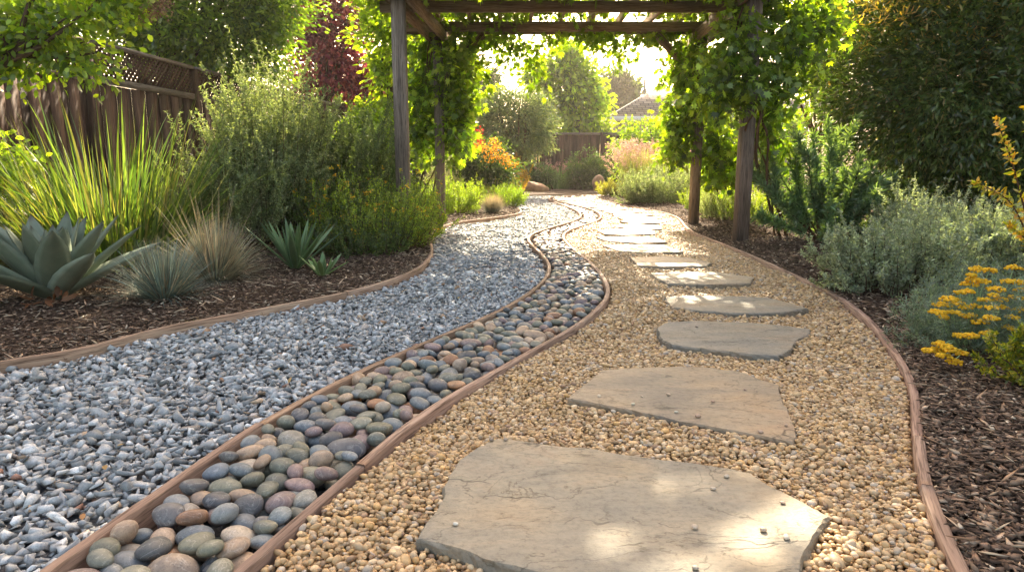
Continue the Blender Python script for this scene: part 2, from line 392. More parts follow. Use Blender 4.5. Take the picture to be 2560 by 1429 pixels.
ROWS = np.unique(np.concatenate([np.arange(.3, 8, .05), np.arange(8, 22, .08), EA[:, 1], ED[:, 1]]))
ROWS = ROWS[(ROWS > .3) & (ROWS <= YEND)]
def bumps(x, y):
    return .012 * np.sin(3.1 * x + 1.7 * y) + .01 * np.sin(5.3 * y - 2.2 * x + 1) + .006 * np.sin(11 * x + 7 * y)
def sheet(name, xl, xr, z, mat, nx, amp=0, kind='structure', y=ROWS):
    mb = MB(); t = np.linspace(0, 1, nx)[None]; Xl = xl(y)[:, None]; Xr = xr(y)[:, None]
    X = Xl * (1 - t) + Xr * t; Y = np.broadcast_to(y[:, None], X.shape)
    edge_f = np.minimum(1, np.minimum(t, 1 - t) * 12)
    Z = z + amp * bumps(X, Y) * edge_f + (.03 * edge_f * (amp > .5))
    V = np.stack([X, Y, Z], -1).reshape(-1, 3); n = len(y)
    a = (np.arange(n - 1)[:, None] * nx + np.arange(nx - 1)[None]).ravel()
    mb.add(V, np.stack([a, a + 1, a + nx + 1, a + nx], -1))
    return tag(mb.build(name, mat, None, True), kind=kind)
g = MB(); g.add([(-250, -250, -.06), (250, -250, -.06), (250, 250, -.06), (-250, 250, -.06)], [(0, 1, 2, 3)])
tag(g.build('ground', M['earth']), kind='structure')
sheet('planting_bed', lambda y: 0 * y - 14, lambda y: XA(y) - .004, .035, M['soil'], 60, 1)
sheet('planting_bed', lambda y: XD(y) + .004, lambda y: 0 * y + 14, .022, M['soil'], 60, 1)
_yb = np.arange(YEND, 45, .3)
sheet('planting_bed', lambda y: 0 * y - 14, lambda y: 0 * y + 14, .038, M['soil'], 60, 1, y=_yb)
sheet('path_base', lambda y: XA(y), lambda y: XB(y), -.02, M['greybase'], 8)
sheet('path_base', lambda y: XB(y), lambda y: XC(y), -.045, M['greybase'], 4)
sheet('path_base', lambda y: XC(y), lambda y: XD(y), -.006, M['tanbase'], 8)

# edging boards: swept, split where the boards join
def edging(E, cuts, labels, w=.0145, ztop=ZE):
    s = np.r_[0, np.cumsum(np.linalg.norm(np.diff(E, axis=0), axis=1))]
    sc = [s[np.argmin(((E - G(x, y, ztop)[:2]) ** 2).sum(1))] for x, y in cuts]
    b = [0] + sc + [s[-1]]
    for k in range(len(b) - 1):
        ss = np.arange(b[k] + .0015, b[k + 1] - .0015, .04); ss = np.append(ss, b[k + 1] - .0015)
        P = np.stack([np.interp(ss, s, E[:, 0]), np.interp(ss, s, E[:, 1])], -1)
        T = unit(np.gradient(P, axis=0)); Nn = np.stack([T[:, 1], -T[:, 0]], -1)
        dz = .002 * np.sin(ss * 2.1 + k) + rng.normal(0, .0003, len(ss)) + uni(-.003, .003)
        dw = .0005 * np.sin(ss * 4 + k * 2)
        pr = [(-w, -.05), (-w, ztop - .003), (-w + .0025, ztop), (w - .0025, ztop), (w, ztop - .003), (w, -.05)]
        V = []; TC = []
        for i in range(len(ss)):
            for (a_, z_) in pr:
                zz = z_ + (dz[i] if z_ > 0 else 0)
                V.append((P[i, 0] + Nn[i, 0] * (a_ + np.sign(a_) * dw[i]), P[i, 1] + Nn[i, 1] * (a_ + np.sign(a_) * dw[i]), zz))
                TC.append((ss[i] + 13 * k, a_ + 7 * k, z_))
        F = []
        for i in range(len(ss) - 1):
            for j in range(5): F.append((i * 6 + j, i * 6 + j + 1, i * 6 + 6 + j + 1, i * 6 + 6 + j))
        n = len(ss)
        F += [(0, 1, 4, 5), (1, 2, 3, 4), ((n - 1) * 6, (n - 1) * 6 + 5, (n - 1) * 6 + 4, (n - 1) * 6 + 1), ((n - 1) * 6 + 1, (n - 1) * 6 + 4, (n - 1) * 6 + 3, (n - 1) * 6 + 2)]
        mb = MB(); mb.add(V, F, np.array([1, uni(.93, 1.03), uni(.88, 1.05)]) * uni(.78, 1.2), np.array(TC))
        tag(mb.build('edging_board', M['edging']), labels[k], 'garden edging', 'redwood edging boards along the paths')
edging(EA, [(870, 727), (1077, 608), (1300, 526)],
       ['red brown edging board in the left foreground between mulch and grey gravel', 'bent edging board on the inner bend left of the grey gravel, by the yellow groundcover',
        'pale sunlit edging board in front of the left rear pergola post', 'far thin edging strip at the end of the grey gravel below the sandstone boulders'], ztop=.052)
edging(EB, [(645, 1061), (1366, 690), (1448, 541)],
       ['nearest board between grey gravel and river cobbles, ending at a splintered joint', 'long curved board between grey gravel and cobbles after the splintered joint',
        'sunlit hooked edging board where the cobble strip narrows on its left side', 'farthest board on the left side of the cobble strip'])
edging(EC, [(899, 1164), (1508, 755), (1502, 541)],
       ['nearest board between the river cobbles and the tan pea gravel', 'long rising board between cobbles and tan gravel up to the wide bend',
        'sunlit S shaped edging board right of the cobble strip', 'farthest board between cobbles and tan gravel'])
edging(ED, [(2317, 1205), (2296, 1085), (2100, 742), (1712, 562)],
       ['nearest right hand edging board at the bottom of the photo, beside dark mulch', 'short weathered piece of right hand edging between two close joints',
        'right hand edging board curving past the yellow yarrow and grey germander', 'right hand edging board passing the front right pergola post', 'farthest right hand edging board, below the pale groundcover'])

# flagstones -------------------------------------------------------------
ST = [
 ('largest flagstone, nearest the camera, with loose pebbles and patches of sun', [(1240,1093),(1400,1114),(1560,1134),(1700,1152),(1880,1181),(1905,1200),(1975,1236),(2077,1290),(2035,1340),(2010,1390),(1998,1450),(1930,1490),(1640,1480),(1400,1440),(1340,1428),(1250,1408),(1150,1372),(1095,1358),(1040,1346),(1062,1305),(1105,1245),(1122,1185),(1148,1147),(1192,1116)]),
 ('second flagstone from the camera, pinkish tan with many loose pebbles', [(1420,995),(1445,970),(1500,926),(1600,918),(1700,914),(1780,918),(1850,928),(1900,948),(1948,960),(1955,990),(1975,1035),(1985,1060),(1993,1090),(1985,1105),(1900,1088),(1800,1070),(1700,1053),(1600,1030),(1500,1010)]),
 ('third flagstone from the camera, slate grey with a long crack', [(1643,818),(1670,804),(1750,801),(1850,805),(1950,812),(2027,822),(2020,838),(1995,848),(1970,878),(1945,890),(1850,882),(1750,870),(1680,861),(1655,850)]),
 ('fourth flagstone from the camera, grey beige with a pointed right end', [(1660,742),(1750,737),(1850,740),(1930,745),(1985,760),(2022,771),(1950,781),(1850,783),(1750,777),(1680,768)]),
 ('fifth flagstone from the camera, half in sun', [(1625,682),(1700,679),(1800,680),(1882,692),(1878,707),(1760,711),(1670,708),(1642,696)]),
 ('sixth flagstone from the camera, sunlit on its left half', [(1575,644),(1650,640),(1720,643),(1780,657),(1765,665),(1650,666),(1595,663)]),
 ('bright flagstone, seventh from the camera', [(1505,612),(1600,610),(1660,612),(1708,629),(1640,632),(1550,628)]),
 ('bright flagstone, eighth from the camera, level with the front pergola post', [(1492,593),(1580,590),(1640,594),(1668,604),(1600,607),(1520,602)]),
 ('bright flagstone, ninth from the camera', [(1493,575),(1560,571),(1632,575),(1640,584),(1560,587),(1510,584)]),
 ('bright flagstone, tenth from the camera, in line with the rear pergola posts', [(1525,563),(1590,559),(1648,564),(1655,572),(1590,574)]),
]
for k, (x0, x1, y) in enumerate([(1550, 1668, 553), (1545, 1655, 544.5), (1530, 1632, 536.5), (1505, 1600, 529), (1478, 1565, 522), (1455, 1532, 516), (1432, 1500, 510), (1412, 1478, 505), (1395, 1450, 500)]):
    h = max(1.2, (y - 480) * .055)
    ST.append(('small far flagstone, number %d counted from the far end of the path' % (9 - k), [(x0, y - h * .2), (x0 + (x1 - x0) * .3, y - h), (x1 - 14, y - h * .8), (x1, y), (x1 - 22, y + h), (x0 + 22, y + h * .9)]))
STONES = []
def inpoly(P, poly):
    x, y = P[:, 0], P[:, 1]; r = np.zeros(len(P), bool); n = len(poly)
    for i in range(n):
        x1, y1 = poly[i]; x2, y2 = poly[(i + 1) % n]
        c = ((y1 > y) != (y2 > y)) & (x < (x2 - x1) * (y - y1) / (y2 - y1 + 1e-12) + x1); r ^= c
    return r
for k, (lab, pix) in enumerate(ST):
    z1 = .034
    P = np.array([G(x, y, z1)[:2] for x, y in pix])
    out = []
    for i in range(len(P)):
        a_, b_ = P[i], P[(i + 1) % len(P)]; L = np.linalg.norm(b_ - a_); n = max(2, int(L / (.02 if k < 4 else .05)))
        nn = np.array([b_[1] - a_[1], a_[0] - b_[0]]) / L
        off = np.cumsum(rng.normal(0, .0028, n)); off -= np.linspace(off[0], off[-1], n)
        for j in range(n): out.append(a_ + (b_ - a_) * j / n + nn * off[j])
    O = np.array(out); STONES.append(O); c = O.mean(0)
    bm = bmesh.new()
    def ring(f, z, jit=0):
        return [bm.verts.new((*(c + (p - c) * f + rng.normal(0, jit, 2)), z + (rng.normal(0, jit * .5) if jit else 0))) for p in O]
    dg = .006 / max(np.abs(O - c).max(), .1)
    r0 = ring(.995, -.03); r1 = ring(1.0 + dg * .3, .010, .002); r2 = ring(1.0, .026, .002); r3 = ring(1 - dg, z1, .0006)
    r4 = ring(1 - 4 * dg, z1 + .0015)
    for A_, B_ in ((r0, r1), (r1, r2), (r2, r3), (r3, r4)):
        for i in range(len(O)): bm.faces.new((A_[i], A_[(i + 1) % len(O)], B_[(i + 1) % len(O)], B_[i]))
    f = bm.faces.new(r4)
    bmesh.ops.triangulate(bm, faces=[f]); bmesh.ops.recalc_face_normals(bm, faces=bm.faces[:])
    bm.verts.index_update()
    V = np.array([v.co[:] for v in bm.verts]); me = bpy.data.meshes.new('flagstone'); bm.to_mesh(me); bm.free()
    at_ = me.attributes.new('col', 'FLOAT_COLOR', 'POINT')
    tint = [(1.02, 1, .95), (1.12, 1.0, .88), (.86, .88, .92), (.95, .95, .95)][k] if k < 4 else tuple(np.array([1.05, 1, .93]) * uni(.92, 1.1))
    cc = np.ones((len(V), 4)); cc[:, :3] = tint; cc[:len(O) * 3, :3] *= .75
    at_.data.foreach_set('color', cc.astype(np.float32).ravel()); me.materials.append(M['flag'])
    o = bpy.data.objects.new('flagstone', me); COL.objects.link(o)
    tag(o, lab, 'flagstone', 'flagstones laid as stepping stones in the tan gravel')

# gravels ----------------------------------------------------------------
def strip_points(xl, xr, y0, y1, sp, jit=.42):
    n = int((y1 - y0) / sp); ys = y0 + (np.arange(n) + .5) * sp; out = []
    for k, y in enumerate(ys):
        a_, b_ = xl(y), xr(y); lo = -.80 * y - .6; hi = .80 * y + .6
        a_, b_ = max(a_, lo), min(b_, hi)
        if b_ - a_ < sp * .5: continue
        m = int((b_ - a_) / sp); x = a_ + (np.arange(m) + .5 + (k % 2) * .5 - .25) * (b_ - a_) / max(m, 1)
        out.append(np.stack([x, np.full(len(x), y)], -1))
    P = np.vstack(out); P += rng.uniform(-jit, jit, P.shape) * sp
    return P
GREYS = [(.30, .315, .325), (.40, .415, .425), (.54, .55, .55), (.19, .205, .21), (.36, .365, .36), (.62, .63, .62), (.44, .38, .33)]
def grey_layer(mb, y0, y1, sp, size, z, shapes, tiltv=.6):
    P = strip_points(lambda y: float(XA(y)) + .02, lambda y: float(XB(y)) - .02, y0, y1, sp)
    n = len(P); s = size * np.exp(rng.normal(0, .25, n))
    P = P[(P[:, 0] > XA(P[:, 1]) + .012 + s * .8) & (P[:, 0] < XB(P[:, 1]) - .016 - s * (.7 if y0 < 5 else 1.3))]; n = len(P); s = size * np.exp(rng.normal(0, .25, n))
    d = np.stack([s * uni(.95, 1.7, n), s * uni(.65, 1.1, n), s * uni(.4, .8, n)], -1)
    s *= np.where(rng.random(n) < .06, 1.5, 1); d[:] = d * (s / s.mean())[:, None] ** .15
    zz = z + rng.normal(0, .005, n) + .6 * bumps(P[:, 0], P[:, 1])
    col = pal(GREYS, n, .2, [.2, .25, .18, .13, .12, .08, .04])
    w = rng.random(n); col[w < .018] = pal([(.38, .24, .14), (.3, .16, .11), (.45, .34, .24)], (w < .018).sum(), .15)
    if y0 > 4: d[:, 2] *= .7
    scatter(mb, shapes, np.c_[P, zz], d, tiltv, col)
mb = MB()
grey_layer(mb, .9, 5.2, .0245, .0142, -.004, ROCKS); grey_layer(mb, .9, 5.2, .029, .0155, .009, ROCKS)
grey_layer(mb, 5.2, 7.5, .026, .018, -.006, ROCKS, .3); grey_layer(mb, 5.2, 7.5, .036, .019, .006, ROCKS, .3)
grey_layer(mb, 7.5, 13, .031, .020, -.006, ROCKS, .25); grey_layer(mb, 7.5, 13, .042, .020, .001, ROCKS, .25)
grey_layer(mb, 13, 21, .04, .025, -.006, ROCKS, .2)
tag(mb.build('grey_gravel', M['gravel']), 'crushed blue grey rock filling the wide left hand path', 'gravel', kind='stuff')

TANS = [(.46, .30, .145), (.54, .375, .195), (.38, .235, .11), (.6, .45, .28), (.48, .29, .11), (.33, .21, .13), (.42, .36, .29)]
def tan_layer(mb, y0, y1, sp, size, z, shapes):
    P = strip_points(lambda y: float(XC(y)) + .02, lambda y: float(XD(y)) - .02, y0, y1, sp)
    P = P[(P[:, 0] > XC(P[:, 1]) + .019 + size) & (P[:, 0] < XD(P[:, 1]) - .019 - size * .8)]
    keep = np.ones(len(P), bool)
    for O in STONES: keep &= ~inpoly(P, O)
    P = P[keep]; n = len(P); s = size * np.exp(rng.normal(0, .28, n))
    d = np.stack([s * uni(.95, 1.35, n), s * uni(.75, 1, n), s * uni(.5, .8, n)], -1)
    zz = z + rng.normal(0, .0025, n) + .6 * bumps(P[:, 0] * 1.4, P[:, 1] * 1.4)
    col = pal(TANS, n, .18, [.24, .22, .16, .14, .1, .08, .06])
    scatter(mb, shapes, np.c_[P, zz], d, .45, col)
mb = MB()
tan_layer(mb, .8, 3.0, .0122, .007, .004, SMOOTH[2]); tan_layer(mb, .8, 3.0, .0145, .0074, .0125, SMOOTH[2])
tan_layer(mb, 3.0, 8, .0165, .009, .003, SMOOTH[1]); tan_layer(mb, 3.0, 8, .021, .0095, .011, SMOOTH[1])
tan_layer(mb, 8, 14, .03, .016, .0, SMOOTH[1]); tan_layer(mb, 14, 20.5, .045, .024, 0, SMOOTH[1])
tag(mb.build('tan_pea_gravel', M['pea'], None, True), 'golden tan pea gravel around the flagstones', 'gravel', kind='stuff')

# river cobbles: dropped one by one onto a height field ---------------------------
CRES = .007; cx0, cx1, cy0, cy1 = -1.6, 1.0, .6, 7.2
nx_, ny_ = int((cx1 - cx0) / CRES), int((cy1 - cy0) / CRES)
gx = cx0 + (np.arange(nx_) + .5) * CRES; gy = cy0 + (np.arange(ny_) + .5) * CRES
L_, R_ = XB(gy) + .019, XC(gy) - .019
H = np.full((ny_, nx_), .5); inside = (gx[None] > L_[:, None]) & (gx[None] < R_[:, None]); H[inside] = -.045
own = np.full((ny_, nx_), -1); cob = []
area = inside.sum() * CRES ** 2
fails = 0; Ncob = int(area * 1500)
for it in range(Ncob):
    a_ = math.exp(rng.normal(0, .17)) * .0385; b_ = a_ * uni(.68, .95); c_ = a_ * uni(.45, .68)
    Rm = rotm(1, .28)[0]; D = np.array([a_, b_, c_]); Q = Rm @ np.diag(1 / D ** 2) @ Rm.T
    hx = math.sqrt((Rm[0] ** 2 * D ** 2).sum()); hy = math.sqrt((Rm[1] ** 2 * D ** 2).sum())
    ix, iy = int(hx / CRES) + 1, int(hy / CRES) + 1
    X_, Y_ = np.meshgrid(np.arange(-ix, ix + 1) * CRES, np.arange(-iy, iy + 1) * CRES)
    q22 = Q[2, 2]; bb = 2 * (Q[0, 2] * X_ + Q[1, 2] * Y_); cc = Q[0, 0] * X_ ** 2 + Q[1, 1] * Y_ ** 2 + 2 * Q[0, 1] * X_ * Y_ - 1
    disc = bb ** 2 - 4 * q22 * cc; ok = disc > 0
    lo = np.where(ok, (-bb - np.sqrt(np.maximum(disc, 0))) / (2 * q22), 9); hi = np.where(ok, (-bb + np.sqrt(np.maximum(disc, 0))) / (2 * q22), -9)
    best = None
    for tr in range(12):
        j = rng.integers(iy, ny_ - iy); lo_i = (L_[j] + hx - cx0) / CRES; hi_i = (R_[j] - hx - cx0) / CRES
        if hi_i <= lo_i: continue
        i = int(rng.uniform(lo_i, hi_i))
        h_ = H[j - iy:j + iy + 1, i - ix:i + ix + 1]
        if h_.shape != lo.shape: continue
        z_ = (h_ - lo)[ok].max()
        if best is None or z_ < best[0]: best = (z_, i, j)
    if best is None or best[0] + hi.max() > .056: continue
    z_, i, j = best; z_ -= .004
    h_ = H[j - iy:j + iy + 1, i - ix:i + ix + 1]; o_ = own[j - iy:j + iy + 1, i - ix:i + ix + 1]
    nh = z_ + hi; up = ok & (nh > h_); h_[up] = nh[up]; o_[up] = len(cob)
    cob.append((gx[i], gy[j], z_, D, Rm))
cnt = np.bincount(own[own >= 0], minlength=len(cob))
score = np.array([cnt[k] / cob[k][1] ** 2 if abs(cob[k][0]) < .76 * cob[k][1] + .05 and cob[k][1] > 1.25 else cnt[k] * .001 for k in range(len(cob))])
order = np.argsort(-score); single = set(order[:300].tolist())
CC = {'blue grey': [(.14, .165, .18), (.17, .19, .205)], 'olive grey': [(.185, .185, .145), (.15, .155, .12)], 'dark grey': [(.085, .09, .095), (.11, .11, .115)],
      'mauve': [(.2, .15, .15), (.22, .165, .155)], 'tan': [(.30, .22, .155), (.34, .26, .19)], 'rusty orange': [(.34, .19, .1), (.3, .16, .09)], 'pale cream grey': [(.33, .29, .24), (.28, .27, .23)]}
names = list(CC); pw = [.27, .26, .13, .1, .15, .025, .065]
rest = MB()
for k, (x, y, z, D, Rm) in enumerate(cob):
    nm = names[rng.choice(len(names), p=pw)]; c = np.array(CC[nm][rng.integers(2)]) * uni(.95, 1.35)
    V, F = SMOOTH[3 if (k in single and y < 3.5) else 2][rng.integers(12)]
    Vw = (V * D) @ Rm.T
    if k in single:
        mb = MB(); mb.add(Vw, F, c); o = mb.build('river_cobble', M['cobble'], None, True); o.location = (x, y, z)
        px = CX + FPX * x / (y * math.cos(PITCH) - 0) ; zone = 'nearest the camera' if y < 2.0 else ('midway to the wide bend' if y < 3.2 else 'at the wide bend')
        tag(o, 'smooth %s river cobble in the strip %s' % (nm, zone), 'cobble', '%s river cobbles' % nm)
    else: rest.add(Vw + np.array([x, y, z]), F, c)
P = strip_points(lambda y: float(XB(y)) + .065, lambda y: float(XC(y)) - .065, 7.15, 20.5, .058)
n = len(P); s = .040 * np.exp(rng.normal(0, .2, n)); 
col = pal([c for v in CC.values() for c in v], n, .15)
scatter(rest, SMOOTH[2], np.c_[P, rng.normal(-.006, .006, n)], np.stack([s, s * .8, s * .55], -1), .25, col)
P = strip_points(lambda y: float(XB(y)) + .03, lambda y: float(XC(y)) - .03, .3, .62, .05)
n = len(P); s = np.full(n, .037); scatter(rest, SMOOTH[2], np.c_[P, np.zeros(n)], np.stack([s, s * .8, s * .55], -1), .25, pal([c for v in CC.values() for c in v], n, .15))
tag(rest.build('river_cobbles', M['cobble'], None, True), 'the many smaller and farther rounded cobbles filling the strip between two boards', 'cobbles', kind='stuff')

# pebbles lying on the flagstones
for (px, py, s, c, where) in [(1139,1308,.008,(.6,.57,.5),'near the left corner of the largest flagstone'),(1783,1220,.0085,(.5,.4,.3),'upper right on the largest flagstone'),(1816,1190,.0085,(.5,.42,.32),'at the rear edge of the largest flagstone'),
        (1737,1317,.009,(.5,.4,.3),'in a sun patch at the middle of the largest flagstone'),(1908,1323,.0095,(.5,.38,.28),'right of centre on the largest flagstone'),(1966,1342,.0095,(.6,.52,.4),'near the right corner of the largest flagstone'),(1957,1255,.007,(.45,.33,.24),'by the right rear edge of the largest flagstone'),(1738,1418,.008,(.4,.34,.27),'at the front of the largest flagstone, bottom of the photo'),
        (1229,1098,.01,(.25,.19,.14),'dark, on the left rear corner of the large flagstone'),(1264,1098,.008,(.3,.24,.18),'beside the dark one on the left rear corner of the largest flagstone'),
        (1497,989,.008,(.6,.5,.38),'near the left end of the second flagstone'),(1583,1009,.008,(.62,.55,.42),'low on the left half of the second flagstone'),(1605,990,.007,(.5,.4,.3),'left of the middle of the second flagstone'),(1671,986,.010,(.5,.38,.27),'in the middle of the second flagstone'),(1690,1029,.007,(.55,.5,.4),'at the front middle of the second flagstone'),
        (1745,1040,.011,(.4,.28,.2),'brown and flat, front edge of the second flagstone'),(1781,1002,.008,(.4,.27,.2),'reddish, centre right of the second flagstone'),(1863,973,.007,(.35,.25,.2),'rear right of the second flagstone'),(1902,1079,.009,(.42,.3,.22),'front right edge of the second flagstone'),(1966,1062,.008,(.4,.28,.2),'right corner of the second flagstone'),
        (1843,686,.010,(.3,.25,.2),'on the fifth flagstone'),(1742,817,.010,(.3,.24,.2),'rear edge of the third flagstone')]:
    p = G(px, py, .039); mb = MB(); V, F = SMOOTH[2][rng.integers(12)]; mb.add(V * np.array([s, s * .8, s * .5]) @ rotm(1, .1)[0].T, F, c)
    o = mb.build('loose_pebble', M['pea'], None, True); o.location = (p[0], p[1], .0355 + s * .5)
    tag(o, 'loose pebble ' + ('' if where[0] not in 'dbr' else '') + where, 'pebble', 'loose pebbles on the flagstones')
# ------------------------------------------------------------------ mulch chips
def chips(mb, P, cols, w, lmin=.014, lmax=.045, wr=1.0):
    n = len(P); L = uni(lmin, lmax, n); V0 = np.array([(-1, 0, 0), (1, 0, 0), (0, 1, 0), (0, -1, 0), (.2, 0, 1), (-.2, 0, -1)], float)
    F0 = np.array([(0, 4, 3), (3, 4, 1), (1, 4, 2), (2, 4, 0), (0, 3, 5), (3, 1, 5), (1, 2, 5), (2, 0, 5)])
    d = np.stack([L / 2, L * uni(.12, .3, n) * wr, L * uni(.04, .1, n) * wr], -1)
    scatter(mb, [(V0, F0)], P, d, .35, pal(cols, n, .3, w))
def bedz(x, y): return .035 + .03 + bumps(x, y)
MC = [(.06, .037, .026), (.11, .07, .048), (.19, .125, .086), (.32, .23, .16), (.52, .43, .32)]
MW = [.3, .34, .2, .12, .04]
def bedpts(n, y0, y1, side, wid):
    y = y0 + (y1 - y0) * rng.random(n) ** 1.0
    x = (XA(y) - .02 - wid * rng.random(n) ** 1.3) if side < 0 else (XD(y) + .02 + wid * rng.random(n) ** 1.2)
    e = np.minimum(1, np.abs(x - (XA(y) if side < 0 else XD(y))) / .5)
    z = (.036 if side < 0 else .024) + (.03 + bumps(x, y)) * np.minimum(1, e * 1.0) + uni(0, .012, n)
    ok = np.abs(x) < .8 * y + .6
    return np.stack([x, y, z], -1)[ok]
mb = MB()
chips(mb, bedpts(26000, 1.9, 6, -1, 2.2), MC, MW); chips(mb, bedpts(14000, 6, 16, -1, 2.5), MC, MW, .03, .07)
chips(mb, bedpts(26000, 1.0, 3.4, 1, 1.3), MC, MW, .012, .05); chips(mb, bedpts(18000, 3.4, 9, 1, 2.2), MC, MW, .02, .055)
chips(mb, bedpts(9000, 9, 20, 1, 2.5), MC, MW, .03, .07)
_p = bedpts(700, 1.0, 6, 1, 2.0); _p2 = bedpts(900, 1.9, 7, -1, 2.2)
chips(mb, np.vstack([_p, _p2]) + UP * .008, [(.5, .4, .28), (.36, .26, .17), (.25, .15, .09)], None, .04, .12, .28)
_y = uni(1.3, 5, 260); _s = rng.random(260) < .5
_x = np.where(_s, XD(_y) - .03 - np.abs(rng.normal(0, .16, 260)), XA(_y) + .03 + np.abs(rng.normal(0, .16, 260)))
chips(mb, np.stack([_x, _y, np.full(260, .024)], -1), MC, None, .012, .04)
tag(mb.build('mulch_chips', M['chip']), 'shredded dark brown bark mulch covering the planting beds', 'mulch', kind='stuff')
# ------------------------------------------------------------------ plants toolkit
def ell(n, c, r, shell=.45, zmin=None):
    d = unit(rnd(n)); u = rng.random(n) ** shell
    P = np.asarray(c) + d * u[:, None] * np.asarray(r)
    if zmin is not None: P[:, 2] = np.maximum(P[:, 2], zmin + uni(0, .05, n))
    return P
def clusters(mb, C, rc, per, L, Wd, tm, cols, w=None, c0=None, droop=.3, flat=.7, var=.2, face=.6, cvar=.18):
    k = len(C); n = k * per; P = np.repeat(C, per, 0); off = rnd(n) * rc * np.array([1, 1, flat]) * .6; P = P + off
    out = unit(P - np.asarray(c0)) if c0 is not None else unit(off)
    A = unit(out * .7 + unit(off) * .5 + rnd(n) * .55 - UP * droop)
    N = unit(rnd(n) * .7 + UP * face)
    col = pal(cols, n, var, w) * np.repeat(np.exp(rng.normal(0, cvar, (k, 1))), per, 0)
    leaves(mb, P, A, N, L * uni(.7, 1.25, n), Wd * uni(.7, 1.25, n), tm, col)
def limbs(mb, base, C, r0, n=12, bend=.12, fork=None, col=(1, 1, 1)):
    base = np.asarray(base, float)
    if fork is None:
        top = C.mean(0); fork = base + (top - base) * .45; fork[:2] = base[:2] + (top - base)[:2] * .3
    P = curve(base, fork, bend * .5, 8); tube(mb, P, np.linspace(r0, r0 * .65, 8), 8, col)
    for i in rng.choice(len(C), min(n, len(C)), replace=False):
        q = curve(fork + rnd(1)[0] * r0 * .3, C[i], bend, 7, .06); tube(mb, q, np.linspace(r0 * .5, r0 * .08, 7), 5, col)
SUNNY = [(G(1770, 1400), .20), (G(1900, 1305), .15), (G(1120, 1345), .01), (G(60, 1370), .08), (G(370, 1370), .04), (G(2480, 1400), .08), (G(20, 990), .12),
         (G(2370, 640), .3), (G(1710, 688), .25), (G(1720, 752), .12), (G(1780, 768), .12), (G(60, 640), .5), (G(200, 650), .4), (G(330, 650), .4), (G(2500, 780), .25), (G(640, 600), .4), (G(1480, 700), .1)]
def prune(C, extra=0):
    "leave gaps in a canopy where sun patches reach the ground"
    d = np.array(SD); keep = np.ones(len(C), bool)
    for p, r_ in SUNNY:
        v = C - p; q = v - (v @ d)[:, None] * d; keep &= np.linalg.norm(q, axis=1) > r_ + extra
    return C[keep]
def tree(name, label, cat, base, blobs, nclump, rc, per, L, Wd, tm, cols, r0=.12, mat='leaf', w=None, droop=.3, nl=14, group=None, shell=.5, var=.2, cvar=.2, flat=.7, fork=None, gaps=None):
    base = np.asarray(base, float); root = thing(name, label, cat, base, group)
    vol = np.array([np.prod(b[1]) ** (2 / 3) for b in blobs]); vol = vol / vol.sum()
    C = np.vstack([ell(max(3, int(nclump * v)), b[0], b[1], shell) for b, v in zip(blobs, vol)])
    C = C[C[:, 2] > .15]
    if gaps is not None: C = prune(C, gaps)
    mb = MB(); clusters(mb, C, rc, per, L, Wd, tm, cols, w, np.mean([b[0] for b in blobs], 0), droop, flat, var, cvar=cvar)
    part(mb, 'crown', M[mat], root)
    mb = MB(); limbs(mb, base, C, r0, nl, fork=fork); part(mb, 'trunk', M['bark'], root, True)
    return root, C
def blobpx(Y, lst, dy=.8):
    "(px,py,r px) circles seen at depth Y -> (centre, radii)"
    return [(at(x, y, Y + (q[0] if q else 0)), np.array([r * Y / FPX, r * Y / FPX * dy, r * Y / FPX])) for x, y, r, *q in lst]
def blades(mb, base, n, L, lean, droop, wd, cols, w=None, seg=6, rb=.05, az=None, var=.2, tipcol=None, leanmin=.02):
    phi = uni(0, 2 * math.pi, n) if az is None else az; th0 = leanmin + np.abs(rng.normal(0, lean, n)); th0 = np.minimum(th0, 1.5)
    Ln = uni(L[0], L[1], n); k = droop * uni(.3, 1.4, n) * (th0 + .25); t = np.linspace(0, 1, seg + 1)
    th = th0[:, None] + k[:, None] * t[None] ** 1.5
    dl = Ln[:, None] / seg; hor = np.concatenate([np.zeros((n, 1)), np.cumsum(np.sin(th[:, :-1]) * dl, 1)], 1); ver = np.concatenate([np.zeros((n, 1)), np.cumsum(np.cos(th[:, :-1]) * dl, 1)], 1)
    rr = rb * np.sqrt(rng.random(n)); b = np.asarray(base) + np.stack([np.cos(phi) * rr, np.sin(phi) * rr, 0 * rr], -1)
    wob = rng.normal(0, .03, n)
    ph = phi[:, None] + wob[:, None] * t[None] * 3
    P = b[:, None] + np.stack([np.cos(ph) * hor, np.sin(ph) * hor, ver], -1)
    P[..., 2] = np.maximum(P[..., 2], .045)
    roll = rng.normal(0, .6, n)[:, None]
    s = np.stack([-np.sin(phi), np.cos(phi), 0 * phi], -1)[:, None] * np.cos(roll)[..., None] + np.stack([np.cos(phi), np.sin(phi), 0 * phi], -1)[:, None] * (np.sin(roll) * .8)[..., None]
    wt = np.maximum(1 - t ** 2.2, .04) * (.55 + .45 * np.minimum(t * 4, 1)); wv_ = (wd * uni(.6, 1.2, n))[:, None, None] * wt[None, :, None] * .5
    V = np.stack([P - s * wv_, P + s * wv_], 2).reshape(n, -1, 3); kk = 2 * (seg + 1)
    f = np.array([(2 * i, 2 * i + 1, 2 * i + 3, 2 * i + 2) for i in range(seg)])
    F = (f[None] + (np.arange(n) * kk)[:, None, None]).reshape(-1, 4)
    c = pal(cols, n, var, w)[:, None] * np.ones((1, kk, 1))
    if tipcol is not None:
        tt = np.repeat(t, 2)[None, :, None] ** 2; c = c * (1 - tt) + np.array(tipcol) * tt
    mb.add(V.reshape(-1, 3), F, c.reshape(-1, 3)); return P
